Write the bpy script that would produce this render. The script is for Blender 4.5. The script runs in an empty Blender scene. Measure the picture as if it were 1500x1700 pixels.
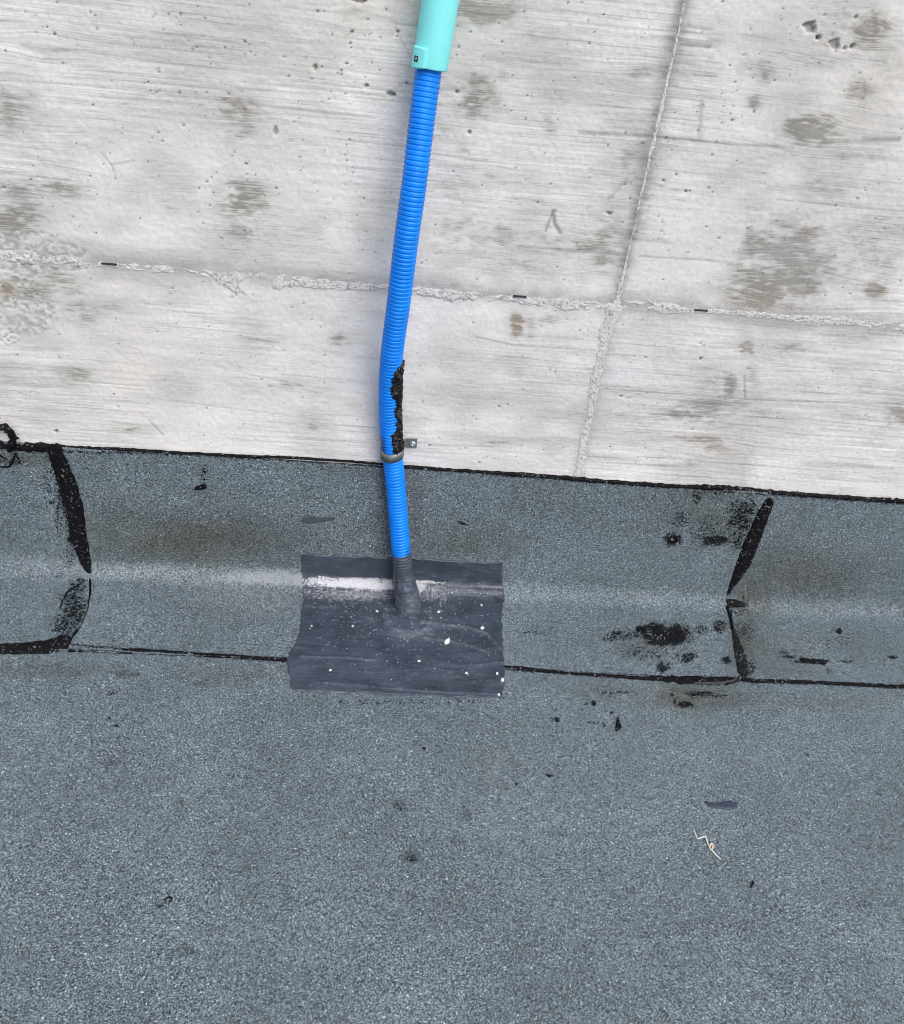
import bpy, math, random
import numpy as np
from mathutils import Matrix, Vector

random.seed(7)
rng = np.random.default_rng(11)
scene = bpy.context.scene
col = scene.collection

# ------------------------------------------------------------------ camera, sky, sun, exposure
FPX = 1456.0                                   # focal length in photo pixels (1500 wide)
CAM = np.array([0.0, -0.92, 0.80])             # 0.92 m off the wall, 0.80 m above the roof
VX, VY, ND = 15625.0, 934.0, 2009.0            # vanishing points of the wall's courses and of the plumb line
_X = np.array([VX, -VY, -FPX]); _X /= np.linalg.norm(_X)
_D = np.array([-(VY * ND + FPX * FPX) / VX, -ND, -FPX]); _Z = -_D / np.linalg.norm(_D)
ROT = np.array([_X, np.cross(_Z, _X), _Z])
cd = bpy.data.cameras.new('camera'); cam = bpy.data.objects.new('camera', cd); col.objects.link(cam)
m4 = np.eye(4); m4[:3, :3] = ROT; m4[:3, 3] = CAM
cam.matrix_world = Matrix(m4.tolist())
cd.sensor_fit = 'HORIZONTAL'; cd.sensor_width = 36.0; cd.lens = 36.0 * FPX / 1500.0
cd.clip_start = 0.02; cd.clip_end = 200.0
scene.camera = cam

SUN_EL, SUN_AZ = math.radians(50), math.radians(24)       # veiled, high behind the camera, a little to the right
world = bpy.data.worlds.new('World'); scene.world = world; world.use_nodes = True
wn = world.node_tree.nodes; wl = world.node_tree.links
sky = wn.new('ShaderNodeTexSky'); sky.sky_type = 'NISHITA'; sky.sun_disc = False
sky.sun_elevation = SUN_EL; sky.sun_rotation = math.radians(180) - SUN_AZ
sky.air_density = 1.0; sky.dust_density = 4.0; sky.ozone_density = 1.0
bg = wn['Background']; bg.inputs['Strength'].default_value = 0.105
wl.new(sky.outputs['Color'], bg.inputs['Color'])
sd = bpy.data.lights.new('sun', 'SUN'); sd.energy = 1.5; sd.angle = math.radians(38); sd.color = (.95, .97, 1.0)
sun = bpy.data.objects.new('sun', sd); col.objects.link(sun)
sdir = Vector((math.sin(SUN_AZ) * math.cos(SUN_EL), -math.cos(SUN_AZ) * math.cos(SUN_EL), math.sin(SUN_EL)))
sun.rotation_euler = sdir.to_track_quat('Z', 'Y').to_euler(); sun.location = (0, -3, 4)
scene.view_settings.view_transform = 'Standard'; scene.view_settings.look = 'None'
scene.view_settings.exposure = 0.51; scene.view_settings.gamma = 1.0
scene.view_settings.use_curve_mapping = False
scene.cycles.filter_width = 0.9
scene.cycles.max_bounces = 6
scene.cycles.use_denoising = True

# ------------------------------------------------------------------ noise
def _hash(ix, iy, seed):
    h = (ix.astype(np.int64) * 374761393 + iy.astype(np.int64) * 668265263 + seed * 2147483647) & 0xFFFFFFFF
    h = ((h ^ (h >> 13)) * 1274126177) & 0xFFFFFFFF
    h = ((h ^ (h >> 16)) * 2246822519) & 0xFFFFFFFF
    return ((h ^ (h >> 15)) & 0xFFFFFF) / float(0xFFFFFF)
def vn(x, y, seed=0):
    x, y = np.broadcast_arrays(np.asarray(x, float), np.asarray(y, float))
    ix = np.floor(x); iy = np.floor(y); fx = x - ix; fy = y - iy
    fx = fx * fx * (3 - 2 * fx); fy = fy * fy * (3 - 2 * fy)
    a = _hash(ix, iy, seed); b = _hash(ix + 1, iy, seed); c = _hash(ix, iy + 1, seed); d = _hash(ix + 1, iy + 1, seed)
    return (a * (1 - fx) + b * fx) * (1 - fy) + (c * (1 - fx) + d * fx) * fy
def fbm(x, y, seed=0, octv=4):
    x = np.asarray(x, float); y = np.asarray(y, float)
    t = 0; amp = 1; tot = 0
    for o in range(octv):
        t = t + amp * vn(x * 2 ** o + 17.3 * o, y * 2 ** o - 9.1 * o, seed + o); tot += amp; amp *= .5
    return t / tot
def sm(a, b, x):
    t = np.clip((np.asarray(x, float) - a) / (b - a), 0, 1); return t * t * (3 - 2 * t)

# ------------------------------------------------------------------ the place: wall face y=0, roof plane z=0, soft corner between
ZT, RC = 0.199, 0.026                           # top of the upstand, corner radius
S1 = ZT - RC; S2 = S1 + RC * math.pi / 2        # arc-length marks on the profile
def prof(s):
    s = np.asarray(s, float)
    a = np.clip((s - S1) / RC, 0, math.pi / 2)
    y = np.where(s < S1, 0.0, np.where(s > S2, -RC - (s - S2), -RC + RC * np.cos(a)))
    z = np.where(s < S1, ZT - s, np.where(s > S2, 0.0, RC - RC * np.sin(a)))
    ny = np.where(s < S1, -1.0, np.where(s > S2, 0.0, -np.cos(a)))
    nz = np.where(s < S1, 0.0, np.where(s > S2, 1.0, np.sin(a)))
    return y, z, ny, nz
def wav(x, s):                                  # the sheets are not dead flat
    return .0030 * (fbm(np.asarray(x) * 5, np.asarray(s) * 7, 71, 2) - .5) * sm(-.002, .03, s)
def surf(x, s, off):
    y, z, ny, nz = prof(s); o = off + wav(x, s)
    return np.stack([np.broadcast_to(x, np.shape(o)).astype(float), y + ny * o, z + nz * o], -1)
def ray(u, v): return ROT @ np.array([u - 750.0, 850.0 - v, -FPX])
def W(u, v, y=0.0):                             # photo point -> point on the wall (or a plane in front of it)
    r = ray(u, v); return CAM + (y - CAM[1]) / r[1] * r
def Wxz(u, v): p = W(u, v); return np.array([p[0], p[2]])
_st = np.linspace(-.7, 2.0, 20001); _py, _pz, _, _ = prof(_st)
def XS(u, v):                                   # photo point -> (x, s) on the membrane
    r = ray(u, v); c = (_py - CAM[1]) * r[2] - (_pz - CAM[2]) * r[1]
    k = np.where(np.sign(c[:-1]) != np.sign(c[1:]))[0][0]
    f = c[k] / (c[k] - c[k + 1]); s = _st[k] + f * (_st[k + 1] - _st[k])
    y, z, _, _ = prof(s)
    t = (y - CAM[1]) / r[1] if abs(r[1]) > abs(r[2]) else (z - CAM[2]) / r[2]
    return np.array([CAM[0] + t * r[0], s])
def blob(fn, P, Q, u, v, ru, rv, pw=1.3):       # soft ellipse mask on a surface, sizes read in the photo
    c = fn(u, v); a = fn(u + ru, v) - c; b = fn(u, v + rv) - c
    M = np.linalg.inv(np.array([[a[0], b[0]], [a[1], b[1]]]))
    dx = P - c[0]; dy = Q - c[1]
    d2 = (M[0, 0] * dx + M[0, 1] * dy) ** 2 + (M[1, 0] * dx + M[1, 1] * dy) ** 2
    return np.exp(-np.minimum(d2, 30) ** pw)
def stroke(fn, P, Q, pts, w):                   # soft line mask
    q = np.array([fn(*p) for p in pts]); best = np.full(np.shape(P), 9.0)
    for a, b in zip(q[:-1], q[1:]):
        d = b - a; t = np.clip(((P - a[0]) * d[0] + (Q - a[1]) * d[1]) / (d @ d), 0, 1)
        best = np.minimum(best, np.hypot(P - a[0] - t * d[0], Q - a[1] - t * d[1]))
    return np.exp(-(best / w) ** 2)

# ------------------------------------------------------------------ mesh helpers
def link(name, me, mat, parent=None, smooth=True):
    o = bpy.data.objects.new(name, me); col.objects.link(o)
    if mat: me.materials.append(mat)
    if smooth: me.polygons.foreach_set('use_smooth', np.ones(len(me.polygons), dtype=bool))
    if parent is not None:
        o.parent = parent; o.matrix_parent_inverse = Matrix.Translation(parent.location).inverted() if parent.type == 'EMPTY' else parent.matrix_parent_inverse.copy()
        if parent.type != 'EMPTY':
            o.matrix_parent_inverse = Matrix.Identity(4)
    return o
def mesh(name, co, faces, mat, parent=None, smooth=True, attrs=None, colors=None, colors2=None):
    me = bpy.data.meshes.new(name); co = np.asarray(co, np.float32).reshape(-1, 3)
    if isinstance(faces, np.ndarray):
        n, k = faces.shape
        me.vertices.add(len(co)); me.vertices.foreach_set('co', co.ravel())
        me.loops.add(n * k); me.loops.foreach_set('vertex_index', faces.astype(np.int32).ravel())
        me.polygons.add(n); me.polygons.foreach_set('loop_start', np.arange(0, n * k, k, dtype=np.int32))
        me.update(calc_edges=True)
    else:
        me.from_pydata(co.tolist(), [], faces); me.update()
    for an, av in (attrs or {}).items():
        at = me.attributes.new(an, 'FLOAT', 'POINT'); at.data.foreach_set('value', np.asarray(av, np.float32).ravel())
    for an, cv in (('albedo', colors), ('stain_colour', colors2)):
        if cv is None: continue
        at = me.attributes.new(an, 'FLOAT_COLOR', 'POINT')
        c4 = np.ones((len(co), 4), np.float32); c4[:, :3] = np.asarray(cv).reshape(-1, 3); at.data.foreach_set('color', c4.ravel())
    return link(name, me, mat, parent, smooth)
def gridfaces(nr, nc, flip=False, keep=None, wrap=False):
    i = np.arange(nr - 1)[:, None]; j = np.arange(nc if wrap else nc - 1)[None, :]; j2 = (j + 1) % nc
    f = np.stack(np.broadcast_arrays(i * nc + j, i * nc + j2, (i + 1) * nc + j2, (i + 1) * nc + j), -1).reshape(-1, 4)
    if flip: f = f[:, ::-1]
    if keep is not None: f = f[keep.ravel()]
    return np.ascontiguousarray(f)
def axis(lo, hi, step, far_lo, far_hi):         # fine between lo and hi, coarse out to the far ends
    mid = np.linspace(lo, hi, int(round((hi - lo) / step)) + 1)
    def run(a, b):
        out = []; d = step; x = a; sg = 1 if b > a else -1
        while (b - x) * sg > d * 1.3:
            d = min(d * 1.35, .15); x += sg * d; out.append(x)
        out.append(b); return out
    L = run(lo, far_lo)[::-1] if far_lo < lo else []; H = run(hi, far_hi) if far_hi > hi else []
    return np.array(L + list(mid) + H)
def thing(name, label, cat, loc=(0, 0, 0), group=None):
    o = bpy.data.objects.new(name, None); col.objects.link(o); o.location = loc; o.empty_display_size = .05
    o['label'] = label; o['category'] = cat
    if group: o['group'] = group
    return o
def tag(o, label, cat, group=None):
    o['label'] = label; o['category'] = cat
    if group: o['group'] = group
    return o
def kind(o, k): o['kind'] = k; return o

# ------------------------------------------------------------------ materials
def newmat(name):
    m = bpy.data.materials.new(name); m.use_nodes = True; nt = m.node_tree
    return m, nt, nt.nodes['Principled BSDF']
def N(nt, t, **kw):
    n = nt.nodes.new(t)
    for k, v in kw.items():
        if k in n.inputs: n.inputs[k].default_value = v
        else: setattr(n, k, v)
    return n
def L(nt, a, b): nt.links.new(a, b)
def math_n(nt, op, a, b=None):
    n = nt.nodes.new('ShaderNodeMath'); n.operation = op
    for i, v in enumerate((a, b)):
        if v is None: continue
        if isinstance(v, (int, float)): n.inputs[i].default_value = v
        else: L(nt, v, n.inputs[i])
    return n.outputs[0]
def mix_n(nt, f, a, b, blend='MIX'):
    n = nt.nodes.new('ShaderNodeMix'); n.data_type = 'RGBA'; n.blend_type = blend
    for sock, v in ((n.inputs['Factor'], f), (n.inputs['A'], a), (n.inputs['B'], b)):
        if isinstance(v, (int, float)): sock.default_value = v
        elif isinstance(v, tuple): sock.default_value = (*v, 1)
        else: L(nt, v, sock)
    return n.outputs['Result']
def attr_n(nt, name): n = nt.nodes.new('ShaderNodeAttribute'); n.attribute_name = name; return n
def ramp_n(nt, fac, stops):
    n = nt.nodes.new('ShaderNodeValToRGB'); e = n.color_ramp.elements
    while len(e) < len(stops): e.new(.5)
    for el, (p, c) in zip(e, stops): el.position = p; el.color = (*c, 1) if isinstance(c, tuple) else (c, c, c, 1)
    L(nt, fac, n.inputs[0]); return n.outputs[0]
def noise_n(nt, vec, scale, detail=3, rough=.6):
    n = nt.nodes.new('ShaderNodeTexNoise'); n.inputs['Scale'].default_value = scale; n.inputs['Detail'].default_value = detail
    n.inputs['Roughness'].default_value = rough; L(nt, vec, n.inputs['Vector']); return n.outputs['Fac']
def bump_n(nt, h, strength, dist, normal=None):
    n = nt.nodes.new('ShaderNodeBump'); n.inputs['Strength'].default_value = strength; n.inputs['Distance'].default_value = dist
    L(nt, h, n.inputs['Height'])
    if normal is not None: L(nt, normal, n.inputs['Normal'])
    return n.outputs['Normal']
def pos(nt): return N(nt, 'ShaderNodeNewGeometry').outputs['Position']

def mat_concrete():
    m, nt, b = newmat('concrete'); p = pos(nt)
    sp = N(nt, 'ShaderNodeSeparateXYZ'); L(nt, p, sp.inputs[0])
    gz = attr_n(nt, 'grain_z').outputs['Fac']; gm = attr_n(nt, 'grain').outputs['Fac']
    def streak(kx, kz, det=2):                      # board grain: long in x, thin across the board
        cb = N(nt, 'ShaderNodeCombineXYZ'); L(nt, math_n(nt, 'MULTIPLY', sp.outputs[0], kx), cb.inputs[0]); L(nt, math_n(nt, 'MULTIPLY', gz, kz), cb.inputs[2])
        return noise_n(nt, cb.outputs[0], 1.0, det, .55)
    g1 = streak(9, 330); g2 = streak(16, 720); g3 = streak(60, 900, 3)
    fine = noise_n(nt, p, 700, 3, .7); blot = noise_n(nt, p, 150, 4, .65)
    c = attr_n(nt, 'albedo').outputs['Color']
    c = mix_n(nt, 1.0, c, ramp_n(nt, fine, [(.30, .90), (.5, 1.0), (.72, 1.07)]), 'MULTIPLY')
    c = mix_n(nt, 1.0, c, ramp_n(nt, blot, [(.28, .90), (.5, 1.0), (.75, 1.05)]), 'MULTIPLY')
    line = math_n(nt, 'ADD', math_n(nt, 'MULTIPLY', g1, .6), math_n(nt, 'MULTIPLY', g2, .4))
    # stains: solid in the middle, breaking up into streaks and specks at the rim
    st = attr_n(nt, 'stain').outputs['Fac']
    tex = math_n(nt, 'ADD', math_n(nt, 'MULTIPLY', g2, .45), math_n(nt, 'ADD', math_n(nt, 'MULTIPLY', g3, .35), math_n(nt, 'MULTIPLY', blot, .20)))
    tex = ramp_n(nt, tex, [(.32, 0.0), (.68, 1.0)])
    mr = N(nt, 'ShaderNodeMapRange'); mr.interpolation_type = 'SMOOTHSTEP'
    L(nt, tex, mr.inputs['Value']); L(nt, math_n(nt, 'SUBTRACT', .70, math_n(nt, 'MULTIPLY', st, .80)), mr.inputs['From Min']); L(nt, math_n(nt, 'SUBTRACT', 1.60, math_n(nt, 'MULTIPLY', st, .70)), mr.inputs['From Max'])
    lim = math_n(nt, 'MINIMUM', math_n(nt, 'MULTIPLY', st, 1.5), 1.0)
    body = math_n(nt, 'MULTIPLY', math_n(nt, 'MULTIPLY', mr.outputs[0], lim), math_n(nt, 'ADD', math_n(nt, 'MULTIPLY', tex, .75), .16))
    wash = math_n(nt, 'MULTIPLY', st, math_n(nt, 'ADD', math_n(nt, 'MULTIPLY', tex, .40), .34))
    c = mix_n(nt, math_n(nt, 'MINIMUM', math_n(nt, 'ADD', body, wash), .90), c, attr_n(nt, 'stain_colour').outputs['Color'])
    c = mix_n(nt, gm, c, mix_n(nt, 1.0, c, ramp_n(nt, line, [(.34, .64), (.46, .94), (.56, 1.04), (.68, 1.14)]), 'MULTIPLY'))
    L(nt, c, b.inputs['Base Color']); b.inputs['Roughness'].default_value = .92; b.inputs['Specular IOR Level'].default_value = .25
    h = math_n(nt, 'ADD', math_n(nt, 'MULTIPLY', fine, .45), math_n(nt, 'MULTIPLY', line, math_n(nt, 'MULTIPLY', gm, 1.5)))
    L(nt, bump_n(nt, h, .5, .0007), b.inputs['Normal'])
    return m
def mat_membrane():
    m, nt, b = newmat('slate_granules'); p = pos(nt)
    def vor(scale):
        v = N(nt, 'ShaderNodeTexVoronoi', Scale=scale); L(nt, p, v.inputs['Vector']); return v
    v1 = vor(740); v2 = vor(1300)
    s1 = N(nt, 'ShaderNodeSeparateColor'); L(nt, v1.outputs['Color'], s1.inputs[0])
    s2 = N(nt, 'ShaderNodeSeparateColor'); L(nt, v2.outputs['Color'], s2.inputs[0])
    g1 = ramp_n(nt, s1.outputs[0], [(0, (.020, .025, .028)), (.22, (.070, .082, .090)), (.52, (.150, .176, .190)), (.86, (.250, .288, .305)), (.965, (.37, .40, .42)), (1, (.78, .80, .80))])
    g2 = ramp_n(nt, s2.outputs[0], [(0, (.010, .014, .017)), (.3, (.07, .084, .092)), (.75, (.225, .258, .275)), (1, (.50, .53, .545))])
    pick = math_n(nt, 'GREATER_THAN', noise_n(nt, p, 420, 1), .50)
    c = mix_n(nt, pick, g1, g2)
    # dark gaps between the grains, where the bitumen shows
    gap = math_n(nt, 'GREATER_THAN', v1.outputs['Distance'], .80)
    c = mix_n(nt, math_n(nt, 'MULTIPLY', gap, .75), c, (.018, .019, .022))
    c = mix_n(nt, 1.0, c, (.86, .965, 1.015), 'MULTIPLY')
    low = noise_n(nt, p, 7, 4, .55)
    c = mix_n(nt, 1.0, c, ramp_n(nt, low, [(.28, .84), (.5, 1.0), (.72, 1.18)]), 'MULTIPLY')
    mid = noise_n(nt, p, 60, 3, .6)
    c = mix_n(nt, 1.0, c, ramp_n(nt, mid, [(.28, .93), (.5, 1.0), (.72, 1.06)]), 'MULTIPLY')
    damp_shade = attr_n(nt, 'damp_shade').outputs['Fac']
    c = mix_n(nt, damp_shade, c, mix_n(nt, 1.0, c, (.62, .53, .42), 'MULTIPLY'))
    c = mix_n(nt, attr_n(nt, 'smut').outputs['Fac'], c, mix_n(nt, 1.0, c, (.36, .37, .38), 'MULTIPLY'))
    dust = attr_n(nt, 'dust').outputs['Fac']
    dsel = math_n(nt, 'GREATER_THAN', dust, s1.outputs[2]); dsel2 = math_n(nt, 'GREATER_THAN', dust, s2.outputs[2])
    c = mix_n(nt, math_n(nt, 'MULTIPLY', math_n(nt, 'MAXIMUM', dsel, math_n(nt, 'MULTIPLY', dsel2, .6)), .62), c, (.40, .42, .44))
    tar = attr_n(nt, 'tar').outputs['Fac']
    tsel = math_n(nt, 'GREATER_THAN', tar, math_n(nt, 'ADD', math_n(nt, 'MULTIPLY', s1.outputs[1], .75), .12))
    c = mix_n(nt, math_n(nt, 'MULTIPLY', tsel, .93), c, (.004, .004, .005))
    L(nt, c, b.inputs['Base Color'])
    L(nt, math_n(nt, 'SUBTRACT', .75, math_n(nt, 'MULTIPLY', s1.outputs[1], .3)), b.inputs['Roughness'])
    L(nt, math_n(nt, 'SUBTRACT', .40, math_n(nt, 'MULTIPLY', tsel, .34)), b.inputs['Specular IOR Level'])
    hh = math_n(nt, 'ADD', math_n(nt, 'MULTIPLY', v1.outputs['Distance'], -1.0), math_n(nt, 'MULTIPLY', v2.outputs['Distance'], -.5))
    L(nt, bump_n(nt, math_n(nt, 'MULTIPLY', hh, math_n(nt, 'SUBTRACT', 1.0, math_n(nt, 'MULTIPLY', tsel, .6))), .8, .0012), b.inputs['Normal'])
    return m
def mat_tar(name, c0, c1, rough, grit=0.0, gritcol=(.3, .33, .35)):
    m, nt, b = newmat(name); p = pos(nt)
    c = mix_n(nt, noise_n(nt, p, 120, 4), c0, c1)
    v = N(nt, 'ShaderNodeTexVoronoi', Scale=700); L(nt, p, v.inputs['Vector'])
    s = N(nt, 'ShaderNodeSeparateColor'); L(nt, v.outputs['Color'], s.inputs[0])
    near = ramp_n(nt, noise_n(nt, p, 90, 2), [(.42, 0.0), (.68, 1.0)])
    sel = math_n(nt, 'MULTIPLY', math_n(nt, 'GREATER_THAN', s.outputs[0], 1 - grit), near)
    c = mix_n(nt, sel, c, gritcol)
    L(nt, c, b.inputs['Base Color']); b.inputs['Roughness'].default_value = rough; b.inputs['Specular IOR Level'].default_value = .12
    L(nt, bump_n(nt, noise_n(nt, p, 420, 4, .65), .5, .0010), b.inputs['Normal'])
    return m
def mat_coating():
    m, nt, b = newmat('grey_liquid_coating'); p = pos(nt)
    mp = N(nt, 'ShaderNodeMapping'); mp.inputs['Scale'].default_value = (45, 170, 170); L(nt, p, mp.inputs['Vector'])
    mp.inputs['Rotation'].default_value = (.3, .2, .12); brush = noise_n(nt, mp.outputs[0], 1.0, 6, .65); big = noise_n(nt, p, 26, 4, .6); fine = noise_n(nt, p, 700, 2)
    c = mix_n(nt, ramp_n(nt, big, [(.3, 0.0), (.7, 1.0)]), (.026, .036, .053), (.060, .074, .103))
    c = mix_n(nt, ramp_n(nt, brush, [(.58, 0.0), (.74, .55)]), c, (.085, .094, .135))  # gloss streaks painted into the coat colour
    shn = attr_n(nt, 'sheen').outputs['Fac']
    shn_sel = math_n(nt, 'MULTIPLY', shn, ramp_n(nt, noise_n(nt, p, 240, 4, .65), [(.38, 0.0), (.62, 1.0)]))
    c = mix_n(nt, math_n(nt, 'MULTIPLY', shn_sel, .8), c, (.140, .152, .190))  # lilac highlights of the raised ridges, painted as paler colour
    v = N(nt, 'ShaderNodeTexVoronoi', Scale=950); L(nt, p, v.inputs['Vector'])
    s = N(nt, 'ShaderNodeSeparateColor'); L(nt, v.outputs['Color'], s.inputs[0])
    dust = attr_n(nt, 'dust').outputs['Fac']
    th = math_n(nt, 'ADD', math_n(nt, 'MULTIPLY', s.outputs[1], .8), math_n(nt, 'MULTIPLY', fine, .25))
    sel = math_n(nt, 'GREATER_THAN', dust, th)
    c = mix_n(nt, sel, c, mix_n(nt, s.outputs[0], (.40, .41, .425), (.64, .65, .67)))
    L(nt, c, b.inputs['Base Color'])
    L(nt, math_n(nt, 'ADD', math_n(nt, 'MULTIPLY', sel, .4), ramp_n(nt, big, [(.3, .30), (.7, .52)])), b.inputs['Roughness']); b.inputs['Specular IOR Level'].default_value = .42
    h = math_n(nt, 'ADD', brush, math_n(nt, 'ADD', math_n(nt, 'MULTIPLY', noise_n(nt, p, 300, 3), .5), math_n(nt, 'MULTIPLY', sel, .5)))
    L(nt, bump_n(nt, h, .55, .0011), b.inputs['Normal'])
    return m
def mat_plain(name, c, rough, spec=.5, metal=0.0, var=.12, scale=150, bump=.15, soot=False):
    m, nt, b = newmat(name); p = pos(nt)
    n = noise_n(nt, p, scale, 4)
    cc = mix_n(nt, 1.0, c, ramp_n(nt, n, [(.3, 1 - var), (.7, 1 + var)]), 'MULTIPLY')
    if soot:
        f = attr_n(nt, 'soot').outputs['Fac']
        cc = mix_n(nt, math_n(nt, 'MULTIPLY', math_n(nt, 'GREATER_THAN', f, math_n(nt, 'MULTIPLY', noise_n(nt, p, 500, 2), .9)), .92), cc, (.016, .017, .02))
    L(nt, cc, b.inputs['Base Color']); b.inputs['Roughness'].default_value = rough
    b.inputs['Specular IOR Level'].default_value = spec; b.inputs['Metallic'].default_value = metal
    L(nt, bump_n(nt, noise_n(nt, p, scale * 4, 3), bump, .0004), b.inputs['Normal'])
    return m
M_CON = mat_concrete(); M_MEM = mat_membrane()
M_TAR = mat_tar('black_bitumen', (.003, .003, .004), (.007, .007, .009), .65, .07)
M_TARB = mat_tar('gritty_brown_bitumen', (.004, .0035, .0035), (.013, .011, .010), .62, .28, (.20, .165, .15))
M_COAT = mat_coating()
M_BLUE = mat_plain('blue_polypropylene', (.001, .215, .84), .42, .35, var=.13, scale=45, bump=.05, soot=True)
M_TURQ = mat_plain('turquoise_plastic', (.235, .80, .80), .45, .35, var=.03, scale=40, bump=.04)
M_GALV = mat_plain('dull_galvanised_steel', (.19, .20, .20), .5, .5, .55, var=.22, scale=260, bump=.2)
M_SCREW = mat_plain('zinc_screw', (.55, .58, .60), .35, .5, .8, var=.1, scale=300)
M_DARK = mat_plain('dark_recess', (.03, .045, .05), .6, .3)
M_CHIP = mat_plain('white_plaster', (.74, .74, .73), .9, .2, var=.1, scale=500)
M_STRAW = mat_plain('dry_straw', (.62, .52, .38), .7, .3, var=.2, scale=200)
M_DAB = mat_plain('slate_blue_sealant', (.035, .044, .070), .5, .4, var=.2, scale=200, bump=.4)
M_GREYD = mat_plain('dried_grey_slurry', (.06, .07, .08), .8, .3, var=.3, scale=300, bump=.5)

# ------------------------------------------------------------------ concrete wall
JX, JZ = 0.2585, 0.4325                         # the two formwork joints
xs = axis(-.50, .765, .00125, -3.5, 3.5); xs[np.argmin(abs(xs - JX))] = JX
zs = axis(.185, .775, .00125, .04, 2.3); zs[np.argmin(abs(zs - JZ))] = JZ
PX, PZ = np.meshgrid(xs, zs)
wx = PX + .004 * (fbm(PX * 20, PZ * 30, 3, 3) - .5)
Zp = PZ + .010 * (fbm(PX * 3.2, PZ * 6, 5, 2) - .5) + .02 * (PX > JX)
knots = [(455, 215, 9), (200, 268, 22), (560, 565, 11), (1350, 215, 20), (1440, 45, 20), (1240, 600, 16), (1330, 470, 34),
         (590, 30, 12), (330, 690, 12), (1195, 745, 14), (860, 540, 10), (925, 735, 10), (70, 75, 14), (815, 290, 8), (905, 400, 16), (1065, 130, 10)]
for u, v, r in knots:
    c = Wxz(u, v); a = r * .00062
    dx = (PX - c[0]); dz = (PZ - c[1])
    g = np.exp(-(dx / (3.2 * a)) ** 2 - (dz / (1.5 * a)) ** 2)
    Zp = Zp - dz * g * .78
grain = .50 * vn(wx * 4, Zp * 240, 21) + .35 * vn(wx * 7, Zp * 520, 22) + .25 * vn(wx * 14, Zp * 950, 23)
grain = grain / 1.1
gmask = sm(.34, .66, fbm(PX * 5 + 3, PZ * 11, 31, 3)) * .8 + .2
for u, v, ru, rv, k in [(200, 150, 260, 70, 1.0), (420, 190, 120, 60, .9), (880, 20, 200, 40, .9), (1050, 50, 90, 90, .9), (1130, 680, 160, 40, 1.0), (430, 590, 110, 50, .9), (1400, 320, 140, 40, .8), (1000, 380, 120, 60, .7), (1420, 600, 130, 60, .7)]:
    gmask = np.maximum(gmask, k * blob(Wxz, PX, PZ, u, v, ru, rv, 1.2))
H = .0007 * (grain - .5) * gmask + .0007 * (fbm(PX * 14, PZ * 22, 33, 3) - .5) + .00045 * (vn(PX * 330, PZ * 330, 34) - .5)
# colour of the cement skin
base = np.array([.690, .684, .670])
C = np.ones(PX.shape + (3,)) * base
mot = fbm(PX * 6, PZ * 9, 41, 4); mot2 = fbm(PX * 26, PZ * 48, 43, 3)
C *= (1 + .24 * (mot - .5) + .20 * (mot2 - .5))[..., None]
warm = fbm(PX * 4 + 9, PZ * 6, 45, 3)
C *= 1 + (warm - .5)[..., None] * np.array([.05, .015, -.06])
ST = np.zeros_like(PX); SC = np.zeros(PX.shape + (3,)); SW = np.full(PX.shape, 1e-6)
def stain(mask, c):
    global ST, SC, SW
    ST = np.minimum(np.maximum(ST, mask) + .2 * np.minimum(ST, mask), 1.0); SC = SC + mask[..., None] * np.array(c); SW = SW + mask
def tint(mask, c, k=1.0):
    global C
    f = np.clip(mask * k, 0, 1)[..., None]; C = C * (1 - f) + np.array(c) * f
OLIVE, GREY, BROWN, LILAC = (.205, .196, .162), (.25, .246, .232), (.24, .185, .13), (.34, .33, .335)
streaky = .45 * vn(wx * 22, Zp * 560, 46) + .30 * (1 - grain) + .25 * fbm(PX * 70, PZ * 190, 47, 3)
streaky = sm(.22, .72, streaky)
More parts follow.
